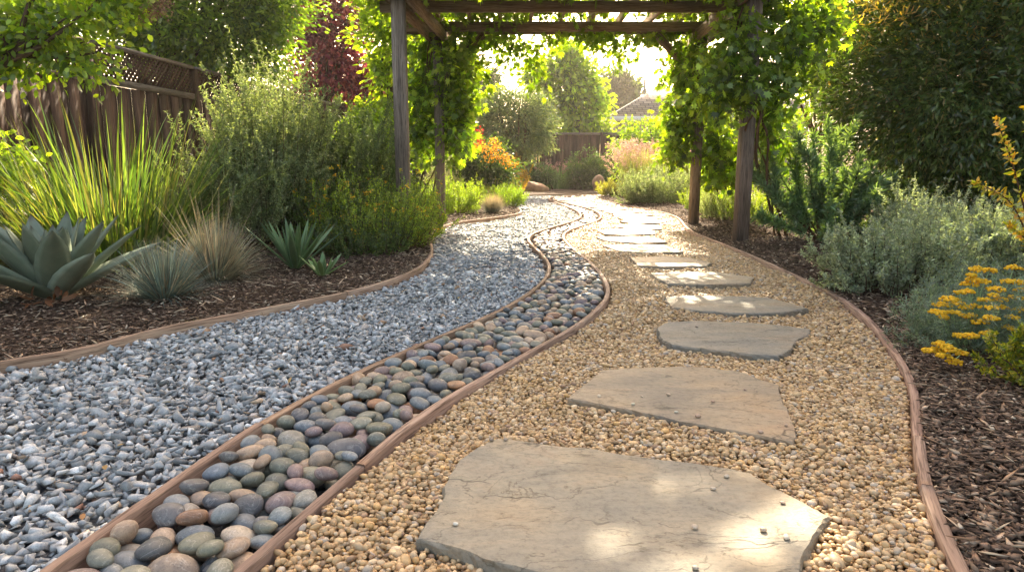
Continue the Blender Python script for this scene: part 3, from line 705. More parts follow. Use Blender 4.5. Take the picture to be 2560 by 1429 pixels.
def stems(base, n, L, lean, rb, seg=8, curl=-.25, az=None, bow=.5):
    "stem centre lines, each leaving at a lean and curling back up"
    phi = uni(0, 2 * math.pi, n) if az is None else az; th0 = np.abs(rng.normal(0, lean, n)); Ln = uni(L[0], L[1], n) * (1 - .15 * th0)
    t = np.linspace(0, 1, seg + 1); th = th0[:, None] * (1 + curl * t[None] * 2) ; dl = Ln[:, None] / seg
    hor = np.concatenate([np.zeros((n, 1)), np.cumsum(np.sin(th[:, :-1]) * dl, 1)], 1); ver = np.concatenate([np.zeros((n, 1)), np.cumsum(np.cos(th[:, :-1]) * dl, 1)], 1)
    rr = rb * np.sqrt(rng.random(n)); b = np.asarray(base)[None, :] + np.stack([np.cos(phi) * rr, np.sin(phi) * rr, 0 * rr], -1)
    P = b[:, None] + np.stack([np.cos(phi)[:, None] * hor, np.sin(phi)[:, None] * hor, ver], -1)
    P[:, 1:] += np.cumsum(rng.normal(0, .006, (n, seg, 3)), 1)
    return P
def needles(mb, ST_, per, L, Wd, cols, t0=.25, w=None, spread=.9, tm=T_DIA, var=.2, up=.5):
    n, s, _ = ST_.shape; t = uni(t0, 1, (n, per)) * (s - 1); i = np.minimum(t.astype(int), s - 2); f = (t - i)[..., None]
    idx = np.arange(n)[:, None]; a_, b_ = ST_[idx, i], ST_[idx, i + 1]
    P = (a_ * (1 - f) + b_ * f).reshape(-1, 3); T = unit(b_ - a_).reshape(-1, 3)
    A = unit(T * up + unit(rnd(len(P))) * spread); N = unit(rnd(len(P)))
    col = pal(cols, len(P), var, w) * np.repeat(np.exp(rng.normal(0, .15, (n, 1))), per, 0)
    leaves(mb, P, A, N, L * uni(.6, 1.2, len(P)), Wd, tm, col)
def stemtubes(mb, ST_, r, col=(1, 1, 1), sides=4):
    for p in ST_: tube(mb, p, np.linspace(r, r * .4, len(p)), sides, col)
def gz(p): return np.array([p[0], p[1], .05])

# ------------------------------------------------------------------ fence on the left
FD = unit(np.array([.075, 1, 0])); FN = np.array([FD[1], -FD[0], 0])
def fpt(Y, z=0): return np.array([-5.44 + .075 * Y, Y, z])
def fence_bay(root, p0, p1, zb, lattice, n=FN, seg=.14):
    d = unit(p1 - p0); L = np.linalg.norm(p1 - p0); mb = MB(); k = int(L / seg)
    for i in range(k):
        c = p0 + d * (i + .5) * L / k; w_ = L / k / 2 + (.006 if i % 2 else -.002); dep = (.015 if i % 2 else -.006)
        box(mb, c + n * dep + UP * (zb / 2 - .02), UP, d, n, zb / 2 + uni(-.01, .01), w_, .009, np.array([1, uni(.93, 1.03), uni(.88, 1.05)]) * uni(.55, 1.3))
    part(mb, 'board_panel', M['fence'], root)
    if lattice:
        mb = MB(); z0, z1 = zb + .06, zb + .40; hgt = z1 - z0; cc = (p0 + p1) / 2
        for sgn, dep in ((1, .006), (-1, -.006)):
            x = -hgt
            while x < L:
                a0, a1 = x, x + hgt; za, zb_ = (z0, z1) if sgn > 0 else (z1, z0)
                def cl(a_, q0, q1, y0, y1): return y0 + (a_ - q0) / (q1 - q0) * (y1 - y0)
                b0, b1 = max(a0, 0), min(a1, L)
                if b1 - b0 > .02:
                    q0 = p0 + d * b0 + UP * cl(b0, a0, a1, za, zb_); q1 = p0 + d * b1 + UP * cl(b1, a0, a1, za, zb_)
                    ax = unit(q1 - q0); box(mb, (q0 + q1) / 2 + n * dep, ax, np.cross(n, ax), n, np.linalg.norm(q1 - q0) / 2, .018, .0045, np.ones(3) * uni(.8, 1.15))
                x += .085
        part(mb, 'lattice_panel', M['fence'], root)
    mb = MB(); c = (p0 + p1) / 2
    box(mb, c + UP * (zb + .02) + n * .02, d, UP, n, L / 2, .04, .02, np.ones(3) * .9); part(mb, 'rail', M['fencecap'], root)
    if lattice:
        mb = MB(); box(mb, c + UP * (zb + .43), d, UP, n, L / 2, .022, .05, np.ones(3)); part(mb, 'cap_rail', M['fencecap'], root)
def fence(name, label, p0, p1, nb, zb, lattice, n):
    root = thing(name, label, 'fence', p0); d = (p1 - p0) / nb
    for i in range(nb):
        fence_bay(root, p0 + d * i + unit(d) * .05, p0 + d * (i + 1) - unit(d) * .05, zb, lattice, n)
    for i in range(nb + 1):
        mb = MB(); h = zb + (.41 if lattice else .06)
        bevel_box(mb, p0 + d * i + UP * h / 2 + n * .02, UP, d, n, h / 2, .045, .045, np.array([1.5, 1.1, .95]) * uni(.9, 1.2)); part(mb, 'post', M['fence'], root)
    return root
fence('lattice_fence', 'tall brown board fence with a lattice top running along the left side', fpt(1.2), fpt(24.0), 10, 1.80, True, FN)
by = 24.0
fence('board_fence', 'plain dark brown board fence closing the far end of the garden', np.array([-3.64 + .12, by, 0]), np.array([7.5, by, 0]), 5, 1.86, False, np.array([0, -1.0, 0]))

# ------------------------------------------------------------------ pergola
YF, YB_ = G(1850, 612)[1], G(1733, 564)[1]
pFL = np.array([at(1012, 600, YF)[0], YF, 0]); pFR = np.array([at(1850, 610, YF)[0], YF, 0])
pBL = np.array([at(1103, 555, YB_)[0], YB_, 0]); pBR = np.array([at(1733, 560, YB_)[0], YB_, 0])
perg = thing('pergola', 'weathered wooden pergola spanning both paths, overgrown with vine', 'pergola', (pFL + pBR) / 2)
ZS, ZC = .85 + 285 * YB_ / FPX, .85 + 307 * YB_ / FPX   # undersides of side beams / cross beams
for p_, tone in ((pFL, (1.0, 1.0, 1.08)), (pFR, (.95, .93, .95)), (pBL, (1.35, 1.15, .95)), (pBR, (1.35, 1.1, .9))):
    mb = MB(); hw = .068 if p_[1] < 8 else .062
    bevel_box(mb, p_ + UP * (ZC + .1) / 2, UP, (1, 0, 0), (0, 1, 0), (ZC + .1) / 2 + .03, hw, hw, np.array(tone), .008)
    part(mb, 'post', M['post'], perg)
X0, X1 = pFL[0], pFR[0]
for sx, (a_, b_) in ((-1, (pFL, pBL)), (1, (pFR, pBR))):
    for off in (-.098, .098):
        d = unit(b_ - a_); nn = np.array([d[1], -d[0], 0]); mb = MB(); q0 = a_ - d * .45; q1 = b_ + d * .45
        bevel_box(mb, (q0 + q1) / 2 + nn * off + UP * (ZS + .075), d, nn, UP, np.linalg.norm(q1 - q0) / 2, .019, .075, np.ones(3) * uni(.9, 1.1), .004)
        part(mb, 'side_beam', M['beam'], perg)
YM = 1.734 * FPX / 355
for yy in (YF, YM, YB_, ):
    f_ = (yy - YF) / (YB_ - YF); xl = pFL[0] * (1 - f_) + pBL[0] * f_ - .45; xr = pFR[0] * (1 - f_) + pBR[0] * f_ + .45
    for off in ((-.0,) if yy == YM else (-.10, .10)):
        mb = MB(); bevel_box(mb, np.array([(xl + xr) / 2, yy + off, ZC + .062]), (1, 0, 0), (0, 1, 0), UP, (xr - xl) / 2, .02, .062, np.ones(3) * uni(.9, 1.1), .004)
        part(mb, 'cross_beam', M['beam'], perg)
nr = 11
for i in range(nr):
    x = X0 - .2 + (X1 - X0 + .4) * i / (nr - 1); mb = MB()
    bevel_box(mb, np.array([x, (YF + YB_) / 2, ZC + .125 + .062]), (0, 1, 0), (1, 0, 0), UP, (YB_ - YF) / 2 + .5, .02, .06, np.array([1.2, 1.1, 1.0]) * uni(.9, 1.1), .004)
    part(mb, 'rafter', M['beam'], perg)
for p_, sx in ((pBL, 1), (pBR, -1), (pFL, 1), (pFR, -1)):
    mb = MB(); d = unit(np.array([sx, 0, 1.0])); bevel_box(mb, p_ + np.array([sx * .33, 0, ZC - .30]), d, (0, 1, 0), np.cross(d, (0, 1, 0)), .40, .035, .045, np.ones(3), .004)
    if p_[1] > 8: part(mb, 'brace', M['beam'], perg)

# ------------------------------------------------------------------ vines
VG = [(.13, .2, .03), (.10, .17, .025), (.17, .25, .03), (.24, .3, .035), (.08, .13, .022)]
def vine(label, boxes, n, L, per, stempaths, cols=VG, w=None, rc=.13):
    root = thing('climbing_vine', label, 'vine', boxes[0][0] * np.array([1, 1, 0]), 'vines climbing the pergola')
    vol = np.array([np.prod(np.array(b[1]) + .12) ** (2 / 3) for b in boxes]); vol /= vol.sum()
    C = np.vstack([ell(max(2, int(n * v * .75)), b[0], b[1], .6) for b, v in zip(boxes, vol)] + [ell(max(2, int(n * v * .3)), b[0], np.array(b[1]) * 1.35, .25) for b, v in zip(boxes, vol)])
    mb = MB(); clusters(mb, C, rc, per, L, L * .9, T_LOBE, cols, w, None, .7, 1.1, .25, .35, .3)
    part(mb, 'foliage', M['leaf'], root)
    mb = MB()
    for P, r in stempaths: tube(mb, P, np.linspace(r, r * .5, len(P)), 6, (.95, .85, .75))
    part(mb, 'stem', M['bark'], root, True); return root
def twist(p, z0, z1, r, turns, ph, dx=0, dy=0, n=40, base=None):
    t = np.linspace(0, 1, n); a_ = ph + turns * 2 * math.pi * t
    X = p[0] + dx * t + r * np.cos(a_); Y = p[1] + dy * t + r * np.sin(a_); Z = z0 + (z1 - z0) * t
    P = np.stack([X, Y, Z], -1) + np.cumsum(rng.normal(0, .004, (n, 3)), 0)
    if base is not None:
        k = np.clip(1 - t * 1.9, 0, 1)[:, None] ** .9; P[:, :2] = P[:, :2] * (1 - k) + np.asarray(base)[None, :2] * k
    return P
def B(px, py, Y, rx, rz, ry=.3): return (at(px, py, Y), np.array([rx * Y / FPX, ry, rz * Y / FPX]))
vine('bright backlit vine around the left rear pergola post',
     [B(1150, 180, YB_, 60, 60, .35), B(1140, 260, YB_ + .1, 45, 60), B(1060, 200, YB_ + .2, 40, 100), B(1055, 320, YB_ + .2, 32, 60), B(1140, 340, YB_ + .1, 28, 60), B(1100, 120, YB_ + .2, 60, 40)], 250, .095, 16,
     [(twist(pBL, .05, 2.3, .12, 1.5, 1, base=G(1040, 530)), .018), (twist(pBL, .05, 2.5, .14, 1.2, 3, base=G(1085, 545)), .014), (twist(pBL, .05, 2.2, .16, .8, 5, base=G(1030, 545)), .012)])
vine('thick twisting vine of dark green leaves on the right front pergola post',
     [B(1850, 120, YF - .05, 60, 90, .3), B(1835, 215, YF - .15, 70, 65, .25), B(1915, 30, YF+.3, 80, 60, .4), B(1960, 120, YF + .2, 65, 90, .35), B(1925, 230, YF + .1, 50, 60, .25), B(1785, 230, YF + .1, 38, 60, .25), B(1915, 310, YF + .2, 24, 40, .15), B(1955, 370, YF + .25, 18, 20, .12), B(2030, 60, YF + .4, 50, 60, .3)], 250, .085, 15,
     [(twist(pFR, .05, 2.4, .13, 1.6, 0, base=G(1965, 600)), .022), (twist(pFR, .05, 2.4, .15, 1.2, 2.4, base=G(1950, 605)), .018), (twist(pFR, .05, 2.3, .12, 2, 4, base=G(1970, 590)), .014), (twist(pFR, .05, 2.2, .18, .7, 5.2, base=G(1935, 600)), .012)])
vine('sunlit vine on the right rear pergola post with bare stems low down',
     [B(1720, 180, YB_, 45, 80, .3), B(1700, 300, YB_ + .05, 38, 60), B(1690, 370, YB_ + .05, 30, 30), B(1790, 360, YB_ + .1, 50, 60), B(1770, 200, YB_ + .2, 50, 80), B(1800, 430, YB_ + .2, 50, 30)], 230, .095, 15,
     [(twist(pBR, .05, 2.4, .12, 1.8, 1, base=G(1795, 545)), .026), (twist(pBR, .05, 2.4, .13, 1.4, 4, base=G(1800, 540)), .02), (twist(pBR, .05, 2.2, .18, 1, 5.5, base=G(1805, 548)), .016)])
# roof growth
zr = ZC + .36; root = thing('climbing_vine', 'leafy vine canopy lying over the pergola roof and hanging from the rear beam', 'vine', ((X0 + X1) / 2, (YF + YB_) / 2, zr), 'vines climbing the pergola')
mb = MB(); n = 1300
C = np.stack([uni(X0 - .6, X1 + .6, n), uni(YF - .75, YB_ + .45, n), ZC + .2 + rng.random(n) ** 1.4 * .5], -1)
C = prune(C, .1); clusters(mb, C, .16, 14, .085, .08, T_LOBE, VG, None, None, .4, .6, .2, .7)
n = 120; x = uni(at(1160, 100, YB_)[0], at(1710, 100, YB_)[0], n); dep = np.abs(rng.normal(0, .17, n)) * (1 + .6 * np.sin(x * 5.1) + .5 * np.sin(x * 2.3 + 1))
C = np.stack([x, YB_ + .15 + rng.normal(0, .12, n), ZC + .05 - np.abs(dep)], -1)
clusters(mb, C, .09, 13, .085, .08, T_LOBE, VG, None, None, .8, 1, .2, .3)
part(mb, 'foliage', M['leaf'], root)
mb = MB()
for _ in range(40):
    p0 = np.array([uni(X0, X1), uni(YF, YB_), ZC + .28]); p1 = p0 + np.array([uni(-1.3, 1.3), uni(-.7, .7), uni(-.05, .1)]); tube(mb, curve(p0, p1, .1), np.full(7, .007), 5, (.9, .8, .7))
part(mb, 'stem', M['bark'], root, True)

# ------------------------------------------------------------------ trees
GR = [(.07, .125, .025), (.05, .095, .02), (.11, .17, .03), (.15, .22, .035)]
YG = [(.17, .24, .03), (.22, .29, .035), (.11, .17, .03), (.28, .33, .05)]
# unseen tree added to shade the foreground, its crown above the frame
tree('added_shade_tree', 'unseen tall tree, its crown added above the pergola to shade the foreground', 'tree', (6.35, 11.2, 0),
     [((2.6, 9.8, 5.4), (2.3, 1.7, .9)), ((.2, 9.7, 5.3), (2.2, 1.6, .8)), ((-2.2, 9.3, 5.2), (1.9, 1.5, .7)), ((4.8, 9.3, 5.4), (1.8, 1.9, 1.0)), ((1.2, 8.2, 5.2), (2.2, 1.0, .6)), ((-1.6, 8.0, 5.1), (1.6, 1.0, .6))], 1750, .30, 24, .17, .11, T_LEAF, GR, .2, nl=26, fork=(5.6, 10.6, 4.6), gaps=.17, shell=.6)
tree('crape_myrtle', 'light green leafy branch with dried seed heads reaching in at the top left', 'tree', (-5.1, 4.6, 0),
     blobpx(5.2, [(60, 40, 120), (180, 40, 100), (290, 10, 65), (110, 120, 80), (200, 165, 42), (250, 195, 25), (10, 110, 80), (-120, 60, 150), (300, -40, 80), (70, 180, 40)]), 330, .13, 16, .06, .042, T_LEAF,
     [(.14, .22, .03), (.2, .28, .03), (.09, .15, .025), (.26, .3, .04)], .05, shell=.6, fork=at(30, 140, 5.1))
for c_ in at(385, 5, 5.3) + rnd(7) * np.array([.07, .06, .05]):
    mb = MB(); clusters(mb, c_ + rnd(22) * .03, .03, 6, .02, .012, T_DIA, [(.3, .2, .13), (.22, .14, .09)], None, None, .2)
    part(mb, 'seed_head', M['petal'], bpy.data.objects['crape_myrtle'])
tree('broadleaf_tree', 'large dense green tree rising behind the lattice fence', 'tree', (-6.2, 12, 0),
     blobpx(11.5, [(500, 60, 170), (380, 90, 110), (620, 90, 110), (680, 60, 62), (560, 150, 70), (665, 165, 45), (420, -60, 180), (640, -60, 150), (300, 0, 120), (480, 150, 60), (650, 20, 90)], .9), 900, .24, 30, .1, .05, T_LEAF,
     GR + [(.14, .2, .03)], .2, nl=22, shell=.42)
tree('purple_leaf_plum', 'dark red purple leaved tree behind the fence', 'tree', (-4.95, 17.5, 0),
     blobpx(17.3, [(800, 120, 75), (850, 170, 70), (790, 30, 70), (880, 60, 60), (770, 200, 50), (900, 200, 50), (930, 215, 25), (760, 90, 40), (830, -60, 80)], .8), 420, .3, 26, .13, .08, T_LEAF,
     [(.2, .035, .06), (.28, .06, .08), (.4, .1, .09), (.12, .025, .045)], .13, 'petal', nl=16)
tree('small_tree', 'yellow green tree between the purple tree and the left pergola post', 'tree', (-2.3, 13.2, 0),
     blobpx(13, [(960, 50, 55), (965, 160, 50), (970, 280, 55), (935, 350, 50), (1040, 100, 60), (1060, 60, 60), (905, 100, 16), (1000, -40, 80)], .8), 320, .24, 26, .12, .08, T_LEAF, YG, .08, nl=14)
tree('dark_conifer', 'dark grey green conifer far off behind the left rear pergola post', 'tree', (-2.2, 33, 0),
     blobpx(33, [(1195, 190, 40), (1180, 230, 45), (1215, 205, 30), (1150, 160, 50), (1190, 260, 50)], .9), 160, .5, 24, .3, .1, T_LEAF, [(.035, .055, .035), (.05, .07, .045)], .2, nl=8)
tree('central_tree', 'airy yellow green tree in the centre of the sky gap beyond the far fence', 'tree', (3.0, 27, 0),
     blobpx(27, [(1420, 165, 50), (1375, 200, 50), (1460, 200, 48), (1420, 240, 75), (1345, 175, 25), (1490, 260, 35), (1400, 300, 70), (1480, 320, 45), (1350, 290, 50), (1425, 130, 30), (1330, 200, 22)], .8), 420, .33, 24, .2, .14, T_LEAF, YG, .16, nl=18, shell=.7, cvar=.3)
tree('dark_tree', 'dark dense far tree standing left of the neighbour roof', 'tree', (8.6, 55, 0),
     blobpx(55, [(1545, 230, 35), (1550, 265, 38), (1535, 210, 20), (1570, 240, 18), (1540, 300, 40)], .9), 180, .8, 26, .5, .3, T_LEAF, [(.035, .055, .03), (.05, .07, .035)], .3, nl=6)
tree('olive_tree', 'rounded grey green olive like tree in front of the far fence', 'tree', (.22, 18.6, 0),
     blobpx(18.5, [(1310, 320, 75), (1250, 290, 60), (1210, 290, 45), (1330, 280, 55), (1290, 370, 60), (1345, 350, 40), (1230, 340, 50), (1270, 250, 40), (1190, 260, 25)], .8), 420, .2, 40, .12, .03, T_DIA,
     [(.13, .18, .10), (.1, .14, .08), (.18, .22, .12), (.22, .25, .1)], .11, 'needle', nl=22)
# bright shrub right of the far fence, boxwood etc
tree('bright_shrub', 'rounded bright green shrub in front of the neighbour house', 'shrub', (4.4, 19.6, 0),
     blobpx(19.5, [(1600, 355, 60), (1570, 370, 40), (1640, 350, 45), (1600, 410, 60), (1650, 400, 40)]), 240, .16, 26, .09, .055, T_LEAF, YG[:3] + [(.09, .15, .025)], .05, nl=10)
tree('boxwood', 'round dark green clipped shrub against the far fence', 'shrub', (2.3, 21.8, 0),
     blobpx(21.7, [(1472, 415, 48), (1440, 425, 35), (1505, 420, 35), (1475, 450, 50)]), 260, .11, 28, .06, .035, T_LEAF, [(.035, .065, .02), (.05, .085, .025), (.065, .1, .025)], .04, nl=8)
tree('dark_shrub', 'low dark shrub under the olive tree beside the pink grass', 'shrub', (1.3, 21.3, 0),
     blobpx(21.2, [(1350, 430, 28), (1375, 445, 22), (1335, 450, 22)]), 90, .1, 26, .07, .03, T_LEAF, [(.03, .06, .025), (.045, .08, .03)], .03, nl=6)
tree('filler_shrub', 'green shrubbery along the fence behind the left pergola posts', 'shrub', (-2.2, 12.2, 0),
     blobpx(12, [(880, 350, 55), (960, 400, 50), (920, 300, 40), (1050, 380, 40), (960, 450, 50), (1010, 330, 45)]), 260, .18, 26, .08, .045, T_LEAF, GR + YG[:2], .05, nl=12)
# big dark hedge on the right
HB = [(at(2290, 330, 8.9), (1.35, 1.0, 1.2)), (at(2210, 170, 8.9), (.85, .8, .8)), (at(2420, 150, 8.6), (1.3, 1.0, 1.3)), (at(2300, 40, 8.9), (1.2, .9, 1.0)), (at(2500, 350, 8.2), (1.0, .9, 1.2)), (at(2330, 460, 8.9), (1.0, .8, .6)), (at(2560, 150, 7.6), (1.0, .9, 1.4)), (at(2180, 290, 9.0), (.6, .6, .5)), (at(2640, 350, 7.6), (.9, .9, 1.1)), (at(2500, -60, 8.2), (1.4, 1.0, .9))]
tree('large_shrub', 'huge dark green oleander like shrub filling the right side, bronze at the top', 'shrub', G(2300, 565), HB, 3300, .16, 24, .09, .026, T_LEAF,
     [(.045, .085, .028), (.065, .115, .035), (.09, .15, .045), (.13, .18, .05), (.2, .16, .06)], .09, 'leafgloss', [.3, .3, .22, .12, .06], nl=30, shell=.4)
mb = MB(); C = ell(260, at(2350, -20, 8.2), (1.7, 1.0, .62), .4); clusters(mb, C, .12, 12, .085, .02, T_LEAF, [(.32, .2, .09), (.38, .28, .13), (.2, .2, .07)], None, None, -.5)
part(mb, 'new_growth', M['leaf'], bpy.data.objects['large_shrub'])
tree('backlit_shrub', 'yellow green backlit shrub in the gap between the vine and the dark hedge', 'shrub', G(2040, 520),
     blobpx(10.5, [(2050, 210, 40), (2050, 150, 50), (2090, 100, 45), (2050, 50, 60)]), 230, .15, 22, .1, .06, T_LEAF, YG + GR[:1], .05, nl=14)
tree('far_hedge', 'distant green trees behind the right rear pergola post', 'tree', (10, 24.5, 0),
     blobpx(24, [(1820, 380, 60), (1900, 350, 60), (1850, 300, 50), (1980, 330, 60), (1760, 420, 50), (1890, 430, 60)]), 260, .3, 26, .18, .1, T_LEAF, YG + GR, .1, nl=8)
tree('far_left_tree', 'distant green trees behind the left fence', 'tree', (-7.5, 27, 0),
     blobpx(26, [(900, 260, 60), (1000, 200, 70), (1060, 280, 60), (960, 330, 60), (1120, 300, 40), (830, 280, 60)]), 300, .4, 24, .2, .12, T_LEAF, GR + YG[:2], .2, nl=8)
tree('left_back_tree', 'green trees beyond the fence at the far left', 'tree', (-10, 12, 0),
     [((-9.5, 11, 3.4), (2.6, 2, 2.2)), ((-8.6, 8.5, 3.6), (1.6, 1.6, 1.6))], 380, .35, 22, .16, .09, T_LEAF, GR, .2, nl=12)

# ------------------------------------------------------------------ left bed plants
# agave
def agave(name, label, c, n, L, Wm, cols, el0, el1, curl=.5, matn='agave', thick=.014):
    root = thing(name, label, 'succulent', gz(c))
    for i in range(n):
        f_ = i / (n - 1); az = i * 2.39996 + rng.normal(0, .1); el = el0 + (el1 - el0) * f_ ** .9 + rng.normal(0, .05)
        Li = L * (1 - .35 * f_ ** 1.5) * uni(.92, 1.08); Wi = Wm * uni(.9, 1.1) * (1 - .35 * f_)
        ns = 12; t_ = np.linspace(0, 1, ns); prof = (np.sin(np.clip(t_ * 1.05 + .28, 0, 1.4) ** 1.0 * math.pi / 1.42) ** .9); prof = np.where(t_ < .45, .62 + .38 * np.sin(t_ / .45 * math.pi / 2), np.cos((t_ - .45) / .55 * math.pi / 2) ** .8) ; prof[-1] = .015
        ang = el - curl * .25 * t_ + curl * .45 * t_ ** 2 * (1 if el > .7 else .8)
        dl = Li / (ns - 1); hor = np.r_[0, np.cumsum(np.cos(ang[:-1]) * dl)] + .03; ver = np.r_[0, np.cumsum(np.sin(ang[:-1]) * dl)] + .015
        rad = np.array([math.cos(az), math.sin(az), 0]); sid = np.array([-math.sin(az), math.cos(az), 0])
        V = []; nc = 7; C_ = []
        base_c = np.array(cols[rng.integers(len(cols))]) * uni(.85, 1.15)
        for k in range(ns):
            tn = rad * math.cos(ang[k]) + UP * math.sin(ang[k]); nm = -rad * math.sin(ang[k]) + UP * math.cos(ang[k]); p = rad * hor[k] + UP * ver[k]
            w_ = Wi * prof[k] / 2
            for j in range(nc):
                u_ = -1 + 2 * j / (nc - 1); serr = 1 + (.05 * ((k * 7 + j) % 2) if abs(u_) == 1 else 0)
                V.append(p + sid * u_ * w_ * serr + nm * (u_ ** 2 * w_ * .38)); C_.append(base_c * (1.25 if abs(u_) == 1 else 1) if k < ns - 1 else np.array([.08, .05, .04]))
            for j in range(nc - 2, 0, -1):
                u_ = -1 + 2 * j / (nc - 1); V.append(p + sid * u_ * w_ + nm * (u_ ** 2 * w_ * .38 - thick * (1 - u_ ** 2) * (1.3 - t_[k]))); C_.append(base_c * .9)
        m = nc + nc - 2; F = []
        for k in range(ns - 1):
            for j in range(m): F.append((k * m + j, k * m + (j + 1) % m, (k + 1) * m + (j + 1) % m, (k + 1) * m + j))
        mb = MB(); mb.add(np.array(V), F, np.array(C_)); mb.build('leaf', M[matn], root, True)
    return root
AG = agave('agave', 'large blue grey agave rosette with broad pointed leaves in the left foreground', G(140, 768), 34, .64, .185, [(.18, .215, .15), (.21, .245, .175), (.15, .18, .12)], .4, 1.42, .3)
mb = MB(); clusters(mb, gz(G(130, 790)) + rnd(9) * np.array([.08, .05, .01]) + UP * .03, .04, 3, .09, .03, T_LEAF, [(.25, .1, .04), (.18, .08, .04)], None, None, .2)
mb.v = [v - np.array(AG.location) for v in mb.v]; mb.build('dead_leaf', M['dry'], AG)
AG2 = agave('small_agave', 'green sword leaved rosette between the blue fescue and the shrubs', G(740, 690), 24, .48, .055, [(.12, .19, .07), (.16, .24, .1), (.1, .16, .07)], .6, 1.45, .5, thick=.005)
agave('small_agave', 'tiny light green rosette right next to the sword leaved one', G(808, 708), 11, .2, .05, [(.17, .25, .08), (.13, .2, .08)], .45, 1.35, .4, thick=.005)

def grass(name, label, cat, c, parts):
    root = thing(name, label, cat, gz(c)); c = gz(c) - UP * .01
    for (pn, mat, kw) in parts:
        mb = MB()
        for k_ in (kw if isinstance(kw, list) else [kw]): blades(mb, c + np.array(k_.pop('off', (0, 0, 0))), **k_)
        part(mb, pn, M[mat], root)
    return root
FB = [(.16, .22, .2), (.2, .26, .22), (.26, .28, .2), (.38, .28, .18)]
grass('blue_fescue', 'low hemispherical blue grey grass tuft in front, nearest the left edging board', 'grass tuft', G(415, 772),
      [('blades', 'dry', dict(n=1700, L=(.2, .42), lean=.85, droop=.6, wd=.0062, var=.4, cols=FB, w=[.35, .3, .2, .15], rb=.06))])
grass('blue_fescue', 'larger tan and blue grass tuft with tall seed stalks behind the low one', 'grass tuft', G(540, 725),
      [('blades', 'dry', dict(n=1800, L=(.25, .5), lean=.95, droop=.6, wd=.0072, var=.35, cols=[(.22, .26, .19), (.3, .31, .22), (.38, .33, .22), (.5, .37, .25)], rb=.07)),
       ('seed_stalks', 'dry', dict(n=60, L=(.5, .85), lean=.5, droop=.35, wd=.006, cols=[(.4, .3, .19), (.34, .27, .16)], rb=.06))])
PG = [(.075, .13, .03), (.05, .09, .025), (.11, .16, .035), (.18, .21, .05), (.28, .24, .1)]
grass('strap_leaf_clump', 'big backlit clump of long green and yellow strap leaves behind the agave', 'ornamental grass', G(290, 665),
      [('leaves', 'blade', [dict(n=330, L=(.6, 1.5), lean=.85, droop=.8, wd=.028, var=.35, cols=PG, w=[.3, .3, .2, .12, .08], rb=.5, seg=8),
                            dict(n=620, L=(.6, 1.3), lean=1.15, droop=.6, wd=.013, var=.35, cols=PG, rb=.6, seg=8), dict(n=1100, L=(.45, 1.0), lean=1.0, droop=.7, wd=.02, var=.3, cols=PG, rb=.7, seg=8),
                            dict(n=200, L=(.5, .95), lean=.8, droop=.9, wd=.016, cols=PG, rb=.25, seg=8, off=(-1.1, .3, 0))])])
grass('strap_leaf_clump', 'green strap leaves at the far left edge in front of the fence', 'ornamental grass', G(20, 650),
      [('leaves', 'blade', dict(n=330, L=(.5, 1.0), lean=.75, droop=.8, wd=.018, cols=PG, rb=.3, seg=8))])
tree('bright_leaf_shrub', 'small bright leaved shrub at the left edge below the fence', 'shrub', G(20, 600), blobpx(5.9, [(10, 400, 55), (60, 410, 40), (-60, 420, 60), (0, 470, 50)]), 90, .1, 14, .06, .045, T_LEAF, YG, .015, nl=8)

def spiky(name, label, cat, c, n, L, lean, rb, per, nl, nw, cols, mat='needle', t0=.15, w=None, tm=T_DIA, seg=8, curl=-.25, spread=.9, r=.004, side=3, sidelen=.35, up=.5, tips=None):
    root = thing(name, label, cat, gz(c)); c = gz(c)
    S0 = stems(c, n, L, lean, rb, seg, curl)
    if side:
        ex = []
        for s_ in S0:
            for _ in range(side):
                i = rng.integers(2, seg); d = unit(unit(s_[i] - s_[i - 1]) + rnd(1)[0] * .45 + UP * .2); l_ = uni(.5, 1.1) * sidelen * np.linalg.norm(s_[-1] - s_[0])
                tt = np.linspace(0, 1, seg + 1)[:, None]; ex.append(s_[i] + d * tt * l_ + UP * tt ** 2 * l_ * .25 + np.cumsum(rng.normal(0, .003, (seg + 1, 3)), 0))
        S1 = np.array(ex)
    else: S1 = None
    mb = MB(); needles(mb, S0, per, nl, nw, cols, t0, w, spread, tm, up=up)
    if S1 is not None: needles(mb, S1, max(6, int(per * .6)), nl, nw, cols, .05, w, spread, tm, up=up)
    part(mb, 'foliage', M[mat], root)
    mb = MB(); stemtubes(mb, S0, r, (.9, .8, .7)); part(mb, 'stem', M['bark'], root, True)
    return root, S0, S1
RM = [(.19, .23, .11), (.26, .3, .13), (.13, .17, .075), (.34, .36, .16)]
spiky('rosemary', 'tall upright grey green rosemary with pointed tips behind the grasses', 'shrub', G(680, 625), 150, (.85, 1.62), .3, .3, 170, .034, .011, RM, side=5)
spiky('rosemary', 'soft pale grey green shrub between the strap leaves and the tall rosemary', 'shrub', G(610, 640), 70, (.6, 1.1), .4, .25, 150, .034, .011, RM, side=5)
spiky('coast_shrub', 'broad dark green fine needled shrub beside the left front pergola post', 'shrub', G(820, 600), 150, (.8, 1.36), .45, .45, 170, .038, .012, [(.12, .16, .06), (.16, .2, .07), (.085, .12, .05)], side=6)
spiky('coast_shrub', 'mid green feathery shrub just left of the front pergola post', 'shrub', G(925, 585), 70, (.7, 1.15), .4, .3, 150, .038, .012, [(.1, .15, .06), (.14, .2, .07)], side=5)
YC = [(.10, .16, .03), (.16, .22, .035), (.07, .12, .03), (.22, .27, .04)]
